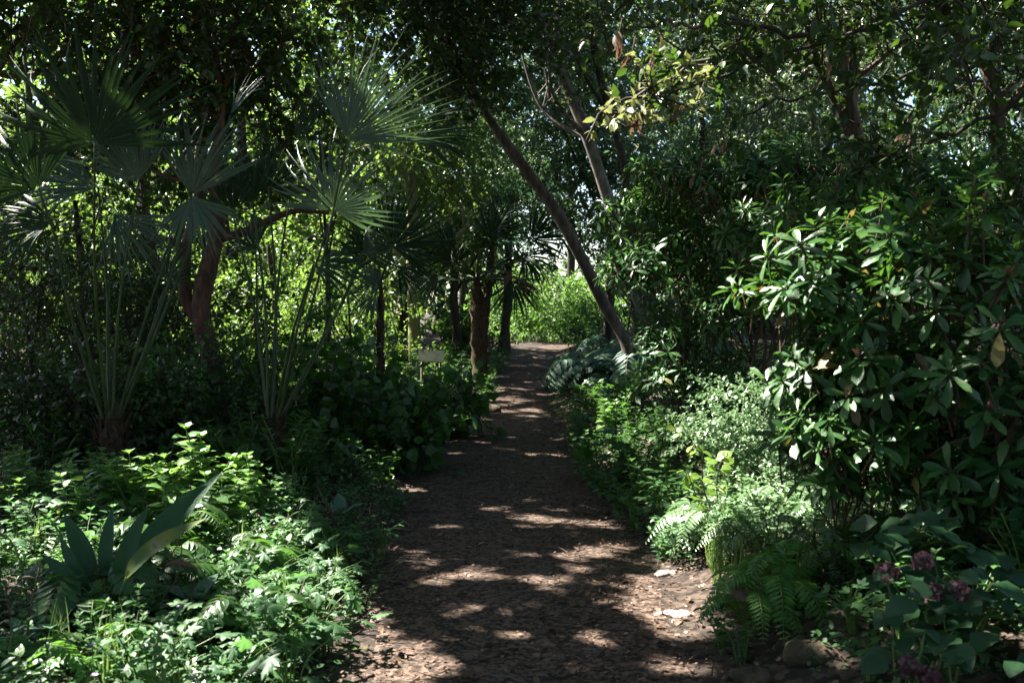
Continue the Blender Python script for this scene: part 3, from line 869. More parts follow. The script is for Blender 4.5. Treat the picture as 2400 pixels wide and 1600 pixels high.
def frond(root, base, start, hub, theta, tilt, R, half, nrm, mat, nseg=30, droop=.25, cup=.15, fused=.45, rp=.011, bow=.022, label=None):
    a = np.array([math.sin(math.radians(theta)), -tilt, math.cos(math.radians(theta))])
    nseg = max(10, int(nseg * .84))
    V, Fs = palm_blade(R, half, nseg, fused, droop, cup)
    V, Fs = inst((V, Fs), [hub], [a], [np.asarray(nrm, float)], 1.0)
    mb = MB(); mb.add(V, Fs)
    o = mb.build('frond', mat, root, base)
    if label: o['label'] = label
    pm = MB()
    side = unit(np.cross(hub - start, [0, 1.0, .1])) * bow * rng.choice([-1, 1])
    mid = (start + hub) / 2 + side * np.linalg.norm(hub - start)
    V, Fs = tube(spline([start, mid, hub], 14), np.linspace(rp * 1.5, rp * .75, 14), 6, True); pm.add(V, Fs)
    pm.build('petiole', M['petiole'], o, base)
    return o


def palm_trunk(root, base, top, r, lean=0):
    mb = MB()
    pts = spline([base - [0, 0, .1], (base + top) / 2 + [lean, 0, 0], top], 22)
    V, Fs = tube(pts, r * (1 + .12 * np.sin(np.arange(22) * 2.2)) * np.interp(np.arange(22), [0, 2, 17, 21], [1.25, 1, 1, .35]), 16, True, .07); mb.add(V, Fs)
    # ragged fibre and old leaf bases
    n = 260
    f = rng.random(n); p = np.array([pts[int(k * 21)] for k in f]) + (rng.random((n, 1)) - .5) * (top - base) / 21
    an = rng.uniform(0, 2 * np.pi, n)
    out = np.stack([np.cos(an), np.sin(an), 0 * an], 1)
    V, Fs = inst(leafN(.12, 2, 'lance', .3, .2), p + out * r * .85, unit(out * .55 + [0, 0, 1.] + rvec(n) * .35), out, rng.uniform(.07, .2, n)); mb.add(V, Fs)
    return mb.build('trunk', M['fibre'], root, base)


def palm(label, base_px, base_d, top_px, top_d, r):
    bx = P(*base_px, base_d)
    base = np.array([bx[0], bx[1], float(height(bx[0], bx[1]))])
    top = P(*top_px, top_d)
    root = thing('fan_palm', label, 'palm', base)
    palm_trunk(root, base, top, r)
    return root, base, top


N_CAM = np.array([0, -1.0, .25])
# clump nearest the path
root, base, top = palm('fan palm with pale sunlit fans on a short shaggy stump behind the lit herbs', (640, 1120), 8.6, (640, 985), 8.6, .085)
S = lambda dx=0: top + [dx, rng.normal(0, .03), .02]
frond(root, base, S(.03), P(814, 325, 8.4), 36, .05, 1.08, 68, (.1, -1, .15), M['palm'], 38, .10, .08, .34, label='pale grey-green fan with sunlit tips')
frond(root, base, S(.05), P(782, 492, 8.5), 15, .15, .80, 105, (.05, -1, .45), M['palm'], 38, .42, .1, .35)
frond(root, base, S(.0), P(630, 440, 9.0), 8, .1, .50, 110, (0, -1, -.3), M['palm_shade'], 30, .3, .2)
frond(root, base, S(-.02), P(700, 335, 9.2), 18, .0, .62, 34, (-.5, -1, .2), M['palm_shade'], 18, .1, .1)
frond(root, base, S(.06), P(965, 330, 9.4), 78, .1, .85, 48, (.2, -1, .8), M['palm_shade'], 26, .35)
frond(root, base, S(-.05), P(600, 585, 8.9), -30, -.4, .45, 60, (-.2, -1, .2), M['palm_shade'], 22, .5)
frond(root, base, S(.07), P(850, 590, 8.9), 60, .4, .5, 60, (.2, -1, .6), M['palm_shade'], 22, .5)
frond(root, base, S(.02), P(735, 620, 8.0), 95, .3, .55, 45, (.2, -1, .5), M['palm_shade'], 18, .6)
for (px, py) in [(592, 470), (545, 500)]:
    frond(root, base, S(-.04), P(px, py, 8.8), -10, .2, .5, 50, (0, -1, .4), M['palm_shade'], 20, .3)
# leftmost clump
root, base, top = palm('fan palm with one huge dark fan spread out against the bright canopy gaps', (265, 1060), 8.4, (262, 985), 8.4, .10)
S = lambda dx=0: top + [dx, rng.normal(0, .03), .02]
frond(root, base, S(-.02), P(222, 338, 7.8), -6, .15, 1.12, 100, (.05, -1, -.35), M['palm_shade'], 40, .14, .05, .42, label='huge dark fan seen from below')
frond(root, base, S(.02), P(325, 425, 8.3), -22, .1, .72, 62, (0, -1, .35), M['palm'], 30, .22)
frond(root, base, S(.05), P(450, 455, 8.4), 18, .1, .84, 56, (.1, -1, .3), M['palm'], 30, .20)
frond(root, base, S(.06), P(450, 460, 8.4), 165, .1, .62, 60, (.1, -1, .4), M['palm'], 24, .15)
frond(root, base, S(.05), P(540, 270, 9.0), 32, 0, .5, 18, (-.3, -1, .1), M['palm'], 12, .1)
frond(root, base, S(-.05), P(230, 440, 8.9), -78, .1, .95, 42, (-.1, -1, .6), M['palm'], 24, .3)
frond(root, base, S(-.07), P(90, 440, 7.8), -40, .2, .8, 80, (0, -1, .3), M['palm_shade'], 30, .3)
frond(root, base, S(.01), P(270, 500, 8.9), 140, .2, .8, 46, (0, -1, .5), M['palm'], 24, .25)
frond(root, base, S(-.06), P(120, 520, 8.2), -95, .2, .7, 60, (0, -1, .5), M['palm_shade'], 26, .4)
frond(root, base, S(.03), P(390, 660, 8.9), 30, .3, .5, 60, (0, -1, .5), M['palm_shade'], 20, .4)
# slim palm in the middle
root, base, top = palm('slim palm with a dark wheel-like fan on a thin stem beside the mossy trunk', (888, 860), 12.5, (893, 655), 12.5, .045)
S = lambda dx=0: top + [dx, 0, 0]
frond(root, base, S(), P(919, 578, 12.3), 4, .1, .92, 128, (0, -1, -.2), M['palm_shade'], 44, .12, .05, .4)
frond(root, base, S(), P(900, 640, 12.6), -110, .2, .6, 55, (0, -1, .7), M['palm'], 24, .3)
frond(root, base, S(), P(930, 630, 12.8), 110, .2, .6, 55, (0, -1, .7), M['palm_shade'], 24, .3)
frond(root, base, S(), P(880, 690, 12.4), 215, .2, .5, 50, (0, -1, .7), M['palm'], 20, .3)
frond(root, base, S(), P(860, 610, 12.9), -50, .2, .6, 60, (0, -1, .4), M['palm_shade'], 24, .3)


def crown_palm(label, base_px, d, top_px, r, fr, R, mat, nrand, sd):
    root, base, top = palm(label, base_px, d, top_px, d, r)
    for (px, py, dd, th, hf) in fr:
        frond(root, base, top, P(px, py, dd), th, .1, R, hf, (rng.normal(0, .3), -1, rng.normal(.3, .3)), mat, 30, .3, .1, .45, .014)
    for k in range(nrand):
        az = 2 * math.pi * (k + rng.random() * .6) / nrand
        el = rng.uniform(.1, 1.35)
        dv = np.array([math.cos(az) * math.cos(el), math.sin(az) * math.cos(el), math.sin(el)])
        L = R * rng.uniform(.7, 1.1)
        hub = top + dv * L + [0, 0, -.12 * L * (1.4 - el)]
        a = unit(dv + np.array([0, 0, -.35 + .2 * rng.normal()]))
        V, Fs = palm_blade(R * rng.uniform(.85, 1.05), 95, 26, .4, .35, .1)
        nn = np.array([0, 0, 1.0]) - a * a[2] + .15 * rng.normal(size=3)
        V, Fs = inst((V, Fs), [hub], [a], [nn], 1.0)
        mb = MB(); mb.add(V, Fs); o = mb.build('frond', M['dead'] if k % 6 == 5 and el < .7 else mat, root, base)
        pm = MB(); V, Fs = tube(spline([top, (top + hub) / 2 + [0, 0, .08], hub], 8), np.linspace(.018, .010, 8), 5, True); pm.add(V, Fs)
        pm.build('petiole', M['petiole'], o, base)
    return root


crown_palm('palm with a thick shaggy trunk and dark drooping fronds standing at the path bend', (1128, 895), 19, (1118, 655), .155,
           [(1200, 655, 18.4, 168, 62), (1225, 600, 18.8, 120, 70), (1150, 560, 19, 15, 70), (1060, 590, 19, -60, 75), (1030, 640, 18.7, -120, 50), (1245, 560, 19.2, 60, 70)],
           .95, M['palm_shade'], 12, 1)
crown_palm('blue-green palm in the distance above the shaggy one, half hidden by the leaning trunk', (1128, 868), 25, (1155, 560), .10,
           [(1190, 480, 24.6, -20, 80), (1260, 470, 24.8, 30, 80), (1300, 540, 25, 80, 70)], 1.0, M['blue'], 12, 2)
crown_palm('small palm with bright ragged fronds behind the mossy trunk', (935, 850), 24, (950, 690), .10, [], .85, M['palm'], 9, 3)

# ------------------------------------------------------------------ rhododendrons
def rhodo(label, base_xy, blobs, nw, L, tpl, nb, buds, leaf='rhodo', carve=True):
    base = np.array([base_xy[0], base_xy[1], float(height(*base_xy))])
    root = thing('rhododendron', label, 'shrub', base)
    w = np.array([b_[3] * b_[5] + b_[3] * b_[4] for b_ in blobs]); w /= w.sum()
    which = rng.choice(len(blobs), nw, p=w); B = np.array(blobs)[which]
    dr = rvec(nw); dr[:, 2] = np.where(dr[:, 2] < -.3, -dr[:, 2] * .6, dr[:, 2])
    dr = unit(dr)
    c = B[:, :3] + dr * B[:, 3:6] * (rng.random(nw) ** .35)[:, None] * (1 + .15 * np.sin(dr[:, 0] * 6 + which))[:, None]
    k = c[:, 2] > height(c[:, 0], c[:, 1]) + .12
    if carve: k &= keepmask(c, .5)
    c = c[k]; dr = dr[k]; nw = len(c)
    ax = unit(dr * .7 + np.array([0, 0, .75]) + rvec(nw) * .3)
    per = 10
    az = (np.arange(per) * 2.4)[None] + rng.uniform(0, 6.3, (nw, 1))
    el = np.linspace(-.45, .75, per)[None] + rng.normal(0, .14, (nw, per))
    e1 = unit(np.cross(ax, [.3, .9, .2])); e2 = np.cross(ax, e1)
    ro = np.cos(az)[..., None] * e1[:, None] + np.sin(az)[..., None] * e2[:, None]
    la = ro * np.cos(el)[..., None] + ax[:, None] * np.sin(el)[..., None] - np.array([0, 0, .12])
    ln_ = ax[:, None] * np.cos(el)[..., None] - ro * np.sin(el)[..., None]
    pos = c[:, None] + ro * .010 - ax[:, None] * np.linspace(.05, 0, per)[None, :, None]
    sz = (L * rng.uniform(.6, 1.3, (nw, 1)) * rng.uniform(.8, 1.12, (nw, per)) * np.linspace(1.08, .72, per)[None]).ravel()
    mb = MB(); od = rng.random(nw * per); pf = pos.reshape(-1, 3); lf_ = la.reshape(-1, 3) + rng.normal(0, .10, (nw * per, 3)); nf_ = ln_.reshape(-1, 3); wd = rng.uniform(.8, 1.25, nw * per)
    for mi, k in ((0, (od > .014) & (od < .93)), (2, od <= .014), (3, od >= .93)):
        V, Fs = inst(tpl, pf[k], lf_[k], nf_[k], sz[k], wd[k]); mb.add(V, Fs, mi)
    for i in range(nw):
        s = c[i] - ax[i] * rng.uniform(.12, .3)
        V, Fs = tube([s + rng.normal(0, .03, 3) - [0, 0, .04], (s + c[i]) / 2 + rng.normal(0, .008, 3), c[i]], [.006, .005, .004], 4, False); mb.add(V, Fs, 1)
    mb.build('foliage', [M[leaf], M['stemb'], M['spent'], M['herb']], root, base)
    for i in range(nb):
        t = c[rng.integers(0, nw)]
        bb = base + [rng.normal(0, .25), rng.normal(0, .2), -.05]
        bb[2] = height(bb[0], bb[1]) - .05
        m_ = (bb + t) / 2 + rng.normal(0, .15, 3)
        q = spline([bb, m_, t], 16) + rng.normal(0, .008, (16, 3))
        mb = MB(); V, Fs = tube(q, np.linspace(.022, .006, 16), 6, True, .06); mb.add(V, Fs)
        for _ in range(3):
            j = rng.integers(5, 14); t2 = c[rng.integers(0, nw, 8)]; t2 = t2[np.argmin(np.linalg.norm(t2 - q[j], axis=1))]
            V, Fs = tube(spline([q[j], (q[j] + t2) / 2 + rng.normal(0, .05, 3), t2], 7), np.linspace(.009, .004, 7), 5, False); mb.add(V, Fs)
        mb.build('branch', M['stemb'], root, base)
    order = np.argsort(np.hypot(c[:, 0], c[:, 1]))
    pick = order[:buds * 4:4][:buds] if buds else []
    for i in pick:
        mb = MB(); n = 9
        V, Fs = inst(leafN(.26, 2, 'lance', .3, 0), np.repeat([c[i]], n, 0), unit(ax[i] + rvec(n) * .55), rvec(n), rng.uniform(.03, .055, n)); mb.add(V, Fs)
        mb.build('flower_bud', M['bud'], root, base)
    return root


pr = lambda px, py, d, a, b_, c: (*P(px, py, d), a, b_, c)
rhodo('big glossy rhododendron beside the near bank, its sunlit tip reaching toward the path', (2.3, 5.3),
      [pr(1850, 720, 5.0, .34, .35, .32), pr(2050, 640, 4.9, .5, .4, .40), pr(2260, 700, 4.5, .55, .4, .5), pr(2050, 860, 4.9, .5, .45, .4), pr(2300, 920, 4.6, .5, .45, .40), pr(1900, 920, 5.2, .32, .3, .25), pr(2080, 1030, 4.9, .5, .4, .25), pr(2330, 1050, 4.7, .45, .4, .25), pr(1920, 1040, 5.3, .25, .3, .15), pr(2000, 1110, 5.1, .4, .4, .16), pr(2250, 1150, 4.8, .5, .4, .18)],
      540, .125, T_RH, 7, 7)
rhodo('rhododendron filling the frame edge above the big glossy one', (3.6, 6.6),
      [pr(2250, 480, 6.2, .8, .5, .45), pr(2000, 500, 6.4, .6, .5, .35), pr(2400, 600, 6, .6, .5, .5), pr(2150, 760, 6.6, .9, .5, .6), pr(2200, 950, 6.6, 1.0, .4, .4)], 420, .125, T_RH3, 10, 5)
rhodo('dark rhododendron at the foot of the leaning trunks, overhanging the path side', (2.1, 9.4),
      [pr(1560, 640, 9.2, .62, .6, .55), pr(1700, 560, 9.4, .75, .7, .6), pr(1530, 500, 9.6, .55, .5, .4), pr(1600, 800, 9.4, .55, .5, .45), pr(1770, 740, 9.0, .7, .6, .6), pr(1480, 640, 9.6, .35, .4, .35), pr(1650, 900, 9.2, .7, .5, .35)],
      620, .125, T_RH3, 12, 5)
rhodo('rhododendron with upright pale shoots behind the dark one, under the forked trunk', (3.1, 9.0),
      [pr(1750, 430, 8.6, .8, .6, .45), pr(1600, 410, 9.2, .5, .5, .3), pr(1900, 400, 8.4, .7, .6, .45), pr(1850, 560, 8, .7, .6, .5)], 420, .12, T_RH3, 8, 4)
rhodo('tall rhododendron farther up the bank behind the others', (5.0, 11.0),
      [pr(2100, 430, 11, 1.2, .8, .8), pr(2350, 420, 11, 1.0, .8, .8), pr(1950, 620, 11, 1.0, .8, .7), pr(2250, 650, 11, 1.4, .8, 1.0)], 420, .13, T_RH3, 8, 0)
rhodo('shadowy rhododendron on the path side beyond the leaning trunk feet', (2.4, 16.5),
      [pr(1500, 600, 18, 1.1, .9, .9), pr(1600, 480, 18, 1.2, .9, .9), pr(1560, 760, 17, 1.0, .9, .7), pr(1750, 650, 16, 1.6, 1, 1.4)], 520, .15, T_RH3, 6, 0)


# ------------------------------------------------------------------ small plant prototypes (built at the origin, then copied)
def proto_herb(hmax, nst, tpl, ls, leaf, stem, lean=.3, nodes=6, top=True, opp=True, name='herb'):
    root = thing(name, '', 'plant', (0, 0, 0))
    ml = MB(); ms = MB()
    for s in range(nst):
        an = rng.uniform(0, 6.3); L = hmax * rng.uniform(.6, 1.05)
        out = np.array([math.cos(an), math.sin(an), 0]) * lean * rng.uniform(.2, 1)
        b_ = out * .25 * hmax
        q = spline([b_ - [0, 0, .04], b_ + out * L * .35 + [0, 0, L * .55], b_ + out * L + [0, 0, L * .97]], 10)
        V, Fs = tube(q, np.linspace(.0055, .0025, 10) * (hmax / .6 + .4), 5, True); ms.add(V, Fs)
        a0 = rng.uniform(0, 6)
        for k in range(nodes):
            f = .22 + .78 * (k + .6) / nodes
            p = q[min(9, int(f * 9.4))]
            az = a0 + k * (1.57 if opp else 2.4) + rng.normal(0, .25)
            for sgn in ((0, math.pi) if opp else (0,)):
                A = az + sgn
                el = -.05 + .5 * f + rng.normal(0, .2)
                a = np.array([math.cos(A) * math.cos(el), math.sin(A) * math.cos(el), math.sin(el)])
                n = np.array([-math.cos(A) * math.sin(el), -math.sin(A) * math.sin(el), math.cos(el)]) + rng.normal(0, .2, 3)
                sc_ = ls * rng.uniform(.65, 1.15) * (1.15 - .45 * f)
                V, Fs = inst(tpl, [p + a * .015], [a], [n], sc_); ml.add(V, Fs)
        if top:
            for k in range(4):
                A = k * 1.57 + a0; a = np.array([math.cos(A) * .6, math.sin(A) * .6, .7])
                V, Fs = inst(tpl, [q[-1]], [a], [np.array([-math.cos(A), -math.sin(A), .8])], ls * .45); ml.add(V, Fs)
    ms.build('stem', stem, root)
    ml.build('foliage', leaf, root)
    return root


def proto_palmate(h, n, ls, leaf, stem, name, tpl=None):
    root = thing(name, '', 'plant', (0, 0, 0))
    ml = MB(); ms = MB()
    for s in range(n):
        an = rng.uniform(0, 6.3); rr = rng.uniform(.05, 1) * h * .75; hh = h * rng.uniform(.45, 1)
        d_ = np.array([math.cos(an), math.sin(an), 0])
        e_ = d_ * rr + [0, 0, hh]
        q = spline([d_ * .02 - [0, 0, .03], d_ * rr * .3 + [0, 0, hh * .7], e_], 8)
        V, Fs = tube(q, np.linspace(.004, .002, 8), 4, False); ms.add(V, Fs)
        a = d_ + [0, 0, -.15 + rng.normal(0, .2)] + rng.normal(0, .25, 3)
        V, Fs = inst(tpl or T_PAL, [e_], [a], [np.array([0, 0, 1.0]) + rng.normal(0, .25, 3) - d_ * .1], ls * rng.uniform(.6, 1.15)); ml.add(V, Fs)
    ms.build('stem', stem, root)
    ml.build('foliage', leaf, root)
    return root


def proto_fern(R, nf, leaf, name='fern', pairs=20, pl=.16, tpl=None, arch=1.0, stem='stem', updown=.9):
    root = thing(name, '', 'fern', (0, 0, 0))
    for k in range(nf):
        an = 2 * math.pi * k / nf + rng.normal(0, .25)
        L = R * rng.uniform(.75, 1.1); d_ = np.array([math.cos(an), math.sin(an), 0])
        hgt = L * rng.uniform(.35, .75) * updown
        q = spline([d_ * .02, d_ * L * .35 + [0, 0, hgt], d_ * L * .72 + [0, 0, hgt * .95], d_ * L + [0, 0, hgt * (1 - .65 * arch)]], pairs + 4)
        mb = MB(); V, Fs = tube(q, np.linspace(.0045, .0012, len(q)), 4, False); mb.add(V, Fs, 1)
        tan = unit(np.gradient(q, axis=0)); side = unit(np.cross(tan, [0, 0, 1.0])); up = np.cross(side, tan)
        idx = np.arange(3, len(q))
        f = (idx - 3) / (len(q) - 3)
        prof = np.sin(np.pi * np.clip(.12 + .88 * f, 0, 1)) ** .8 * (1 - .3 * f) + .08
        for sg in (-1, 1):
            a = side[idx] * sg + tan[idx] * .45 - up[idx] * .12 + rng.normal(0, .06, (len(idx), 3))
            V, Fs = inst(tpl or leaf6(.27, .25, .18), q[idx], a, up[idx], pl * R * 2 * prof * rng.uniform(.9, 1.1, len(idx)) * .62); mb.add(V, Fs)
        mb.build('frond', [leaf, M[stem]], root)
    return root


def proto_grass(h, n, leaf, name='grass_tuft'):
    root = thing(name, '', 'grass', (0, 0, 0))
    an = rng.uniform(0, 6.3, n); d_ = np.stack([np.cos(an), np.sin(an), 0 * an], 1)
    a = d_ * rng.uniform(.2, .8, (n, 1)) + [0, 0, 1.0]
    mb = MB(); V, Fs = inst(T_GR, d_ * rng.uniform(0, .03, (n, 1)) - [0, 0, .01], a, d_ * .6 + [0, 0, .5], h * rng.uniform(.5, 1.1, n)); mb.add(V, Fs)
    mb.build('blade', leaf, root)
    return root


def proto_pinnate(h, n, leaf, stem, name):
    """upright stems carrying paired leaflets"""
    return proto_fern(h, n, leaf, name, 11, .24, leafN(.42, 4, 'ovate', .2, .25), .6, stem, 1.3)


CNT = {}


def place(protos, x, y, s, label, group, cat=None, dz=0, tilt=.08):
    p = protos[int(rng.integers(0, len(protos)))]
    if p.name not in CNT:
        CNT[p.name] = 1; o = p
    else:
        o = copy_tree(p)
    o.location = (float(x), float(y), float(height(x, y)) + dz)
    o.rotation_euler = (rng.normal(0, tilt), rng.normal(0, tilt), rng.uniform(0, 6.3))
    o.scale = (s, s, s)
    put(o, label, cat, group)
    return o


def scatter(protos, n, xr, yr, sr, label, group, cat=None, off=True, mind=.12):
    """off: x measured from the path edge (negative = left side)"""
    done = []; tries = 0
    while len(done) < n and tries < n * 30:
        tries += 1
        yy = rng.uniform(*yr)
        xx = rng.uniform(*xr)
        if off:
            xx = path_c(yy) + (path_w(yy) + xx if xx > 0 else -path_w(yy) + xx)
        if any((xx - a) ** 2 + (yy - b_) ** 2 < mind ** 2 for a, b_ in done):
            continue
        done.append((xx, yy))
        place(protos, xx, yy, rng.uniform(*sr), label, group, cat)


H1 = [proto_herb(.62, 5, T_OVW, .15, M['herbp'], M['stem'], .35, 6) for _ in range(3)]
H2 = [proto_herb(.40, 6, T_OV, .085, M['herb'], M['stem'], .5, 7) for _ in range(3)]
H3 = [proto_herb(.30, 7, T_OVS, .055, M['herb'], M['stemb'], .8, 8) for _ in range(3)]
H4 = [proto_herb(.45, 5, T_OV, .11, M['mid'], M['stem'], .6, 6) for _ in range(3)]
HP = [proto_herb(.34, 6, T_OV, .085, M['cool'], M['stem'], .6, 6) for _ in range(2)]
for p in HP: p.name = 'pale_glare_herb'
for p in H1: p.name = 'broad_leaved_herb'
for p in H2: p.name = 'leafy_herb'
for p in H3: p.name = 'small_leaved_herb'
for p in H4: p.name = 'dark_leaved_herb'
PM = [proto_palmate(.30, 16, .13, M['herb'], M['stem'], 'maple_seedling') for _ in range(3)]
PMD = [proto_palmate(.45, 16, .22, M['mid'], M['stem'], 'lobed_leaf_plant') for _ in range(3)]
GER = [proto_palmate(.24, 26, .085, M['herb'], M['stem'], 'cranesbill', T_PALS) for _ in range(3)]
FE = [proto_fern(.5, 9, M['fern']) for _ in range(2)]
FEB = [proto_fern(.5, 9, M['cool'], 'pale_glare_fern') for _ in range(2)]
FED = [proto_fern(.45, 9, M['mid']) for _ in range(2)]
PIN = [proto_pinnate(.45, 8, M['mid'], 'stemb', 'pinnate_plant') for _ in range(2)]
BLU = [proto_fern(.62, 11, M['blue'], 'blue_green_plant', 13, .22, leafN(.34, 4, 'lance', .2, .3), 1.0) for _ in range(2)]
DRY = [proto_herb(.5, 3, T_LA, .09, M['dead'], M['stemb'], .5, 4, False, False, 'dry_stalk') for _ in range(2)]
GR = [proto_grass(.32, 38, M['grass']) for _ in range(2)]

# left bed in front
gl = 'herbs in the lit bed beside the path'
for (px, py, s) in [(490, 1230, 1.12), (430, 1240, 1.0), (560, 1240, .95), (330, 1240, .85), (600, 1250, .8), (250, 1230, .8), (400, 1290, .8), (520, 1290, .85)]:
    g = ground_hit(px, py)
    place(H1, g[0], g[1], s, 'tall pale broad-leaved herb in the sunlit clump before the palm stump', 'pale herbs before the palm stump')
scatter(H1, 12, (-3.6, -1.9), (6.2, 8.0), (.55, .85), 'broad-leaved herb at the back of the bed under the dark bushes', 'herbs at the back of the bed')
scatter(H2, 32, (-3.2, -.25), (3.0, 7.4), (.5, 1.1), 'fresh green leafy herb in the bed along the path', 'leafy herbs in the bed', mind=.2)
scatter(H3, 60, (-3.2, -.05), (2.9, 7.6), (.7, 1.2), 'small-leaved sprig in the low carpet of the bed', 'small-leaved sprigs in the bed', mind=.18)
scatter(GER, 60, (-3.2, -.1), (2.9, 7.8), (.7, 1.2), 'low cranesbill with lobed leaves in the bed', 'cranesbills in the bed', mind=.2)
scatter(HP, 12, (-3.0, -.3), (3.4, 6.8), (.5, 1.0), 'cool pale herb standing among the greener ones in the bed', 'cool pale herbs in the bed', mind=.35)
scatter(FE, 9, (-2.6, -.3), (3.4, 6.6), (.5, .85), 'bright fern rising out of the lit bed', 'bright ferns in the bed', mind=.5)
scatter(DRY, 12, (-3.0, -.1), (3.4, 7.6), (.7, 1.2), 'dry brown stalk left standing in the bed', 'dry stalks in the bed', mind=.3)
scatter(PM, 15, (-.75, -.1), (3.9, 6.0), (.8, 1.25), 'maple seedling with pointed lobes at the path edge', 'maple seedlings at the path edge')
scatter(FED, 9, (-1.6, -.5), (5.2, 7.0), (.7, 1.1), 'dark fern in the middle of the bed', 'dark ferns in the bed', mind=.3)
scatter(PIN, 9, (-1.5, -.4), (4.4, 6.0), (.7, 1.0), 'dark plant with paired leaflets below the lit herbs', 'paired-leaflet plants in the bed', mind=.25)
scatter(GR, 10, (-2.2, -.1), (3.4, 6.5), (.7, 1.1), 'tuft of thin grass between the herbs of the bed', 'grass tufts in the bed')
for _ in range(10):
    px_, d_ = rng.uniform(-60, 760), rng.uniform(7.9, 9.0)
    g = P(px_, 1050, d_)
    place(H4, g[0], g[1], rng.uniform(.9, 1.4), 'dark herb reaching up in front of the fan palm stumps', 'dark herbs before the palm stumps')
for lab, px, d, top, rx, n, lf in [('loose dark sapling with leaves silhouetted against the lit bush, right of the red stems', 600, 12.5, 600, .5, 260, 'dark'),
                                   ('loose sapling silhouetted beneath the pale palm fans', 720, 12.0, 660, .5, 300, 'mid'),
                                   ('thin-crowned sapling left of the slim palm stem', 820, 14.5, 600, .5, 300, 'mid'),
                                   ('straggling sapling with dark sprays above the red-barked fork', 480, 13.5, 260, 1.0, 900, 'dark'),
                                   ('tall straggling sapling behind the pale palm fans', 760, 14.5, 120, 1.2, 900, 'dark')]:
    bush('sapling', lab, 'sapling', px, d, top, rx, n, T_OVS, .085, M[lf], M['barkd'], per=10)
# verge and bed farther along on the left
scatter(PMD, 26, (-3.2, -.15), (9.3, 17), (.8, 1.4), 'dark plant with large lobed leaves bordering the path before the palms', 'lobed-leaf plants under the palms', mind=.35)
scatter(H4, 46, (-3.8, -.1), (8.0, 17), (.8, 1.4), 'shaded herb with dark leaves at the foot of the palms', 'dark herbs under the palms', mind=.3)
scatter(PIN, 12, (-2.6, -.1), (8.4, 14), (.8, 1.2), 'shaded plant with paired leaflets beside the path bend', 'paired-leaflet plants by the bend', mind=.3)
scatter(H3, 26, (-.9, .02), (7.2, 13), (.5, .9), 'tiny sprig on the shaded path edge under the palms', 'sprigs on the shaded edge', mind=.15)
scatter(H4, 14, (-.7, .08), (15, 25), (.8, 1.3), 'herb leaning over the edge where the path bends by the shaggy palm', 'herbs leaning over the bend', mind=.4)
scatter(H4, 24, (-4, -.1), (17, 27), (1.1, 1.9), 'bushy herb lining the far stretch of the path by the shaggy palm', 'herbs along the far stretch', mind=.5)
# right verge
scatter(H4, 36, (.1, 2.4), (8.6, 15), (.7, 1.2), 'dark-leaved herb on the shaded verge below the rhododendrons', 'dark herbs on the verge', mind=.25)
scatter(PMD, 16, (.15, 2.0), (8.4, 14), (.7, 1.2), 'dark lobed-leaf plant on the verge below the leaning trunk', 'lobed-leaf plants on the verge', mind=.3)
scatter(H3, 26, (.02, .9), (6.2, 12), (.5, .9), 'little sprig on the crumbling edge opposite the palms', 'sprigs on the verge edge', mind=.15)
scatter(H4, 14, (.2, 3), (16, 28), (1.0, 1.8), 'bushy herb beyond the blue-green plant where the path narrows', 'herbs where the path narrows', mind=.5)
for (px, py, s) in [(1390, 900, 1.7), (1350, 935, 1.5), (1440, 930, 1.6), (1400, 860, 1.6), (1470, 870, 1.5), (1360, 880, 1.3), (1330, 890, 1.2), (1420, 830, 1.7), (1380, 850, 1.6), (1460, 840, 1.6), (1310, 880, 1.2), (1340, 915, 1.3), (1400, 940, 1.4), (1300, 905, 1.0), (1430, 890, 1.7)]:
    g = ground_hit(px, py)
    place(BLU, g[0] + .35, min(g[1], 17), s, 'blue-green feathery plant arching over the path edge at the bend', 'blue-green plants at the bend')
for (px, py, s) in [(1430, 1010, 1.0), (1480, 1000, 1.1), (1400, 1040, .8)]:
    g = ground_hit(px, py)
    place(H1, g[0] + .1, g[1], s, 'bright yellow-green herb leaning into the sun beside the path bend', 'bright herbs by the bend')
scatter(H4, 22, (.02, 1.1), (7.0, 10.5), (.6, 1.0), 'dark-leaved herb spilling over the path edge below the dark rhododendron', 'dark herbs spilling over the edge', mind=.2)
scatter(GER, 16, (-.05, .6), (6.0, 9.5), (.7, 1.1), 'cranesbill creeping onto the path from the verge', 'cranesbills on the verge', mind=.15)
# lit bank
scatter(H2, 7, (.35, 1.3), (5.4, 7.6), (.6, .9), 'sunstruck herb on the bank beside the round-leaved sapling', 'sunstruck herbs on the bank', mind=.2)
scatter(H3, 16, (.2, 1.9), (4.9, 7.8), (.7, 1.2), 'small-leaved sprig on the bright bank', 'sprigs on the bright bank', mind=.15)
scatter(PMD, 8, (.9, 1.9), (4.7, 6.0), (.6, .85), 'dark lobed-leaf plant in the shade of the near rhododendron', 'lobed-leaf plants under the near rhododendron', mind=.28)
scatter(GER, 14, (.5, 1.6), (3.6, 4.9), (.8, 1.2), 'low cranesbill with lobed leaves among the stones of the near bank', 'cranesbills on the near bank', mind=.2)
scatter(H2, 14, (.9, 2.2), (3.2, 4.6), (.8, 1.2), 'shaded leafy herb at the lower frame corner', 'leafy herbs at the near corner', mind=.25)
scatter(GR, 5, (.15, .6), (4.8, 6.2), (.7, 1.0), 'pale grass tuft arching from the edge of the bright bank', 'grass tufts on the bank')
scatter(PMD, 16, (1.5, 3.4), (3.7, 6.0), (.55, .85), 'dark lobed-leaf plant in deep shade beside the hydrangeas', 'lobed-leaf plants beside the hydrangeas', mind=.25)
scatter(H4, 22, (1.3, 3.6), (3.6, 6.4), (.6, 1.1), 'dark-leaved herb in deep shade under the near rhododendron', 'dark herbs under the near rhododendron', mind=.2)
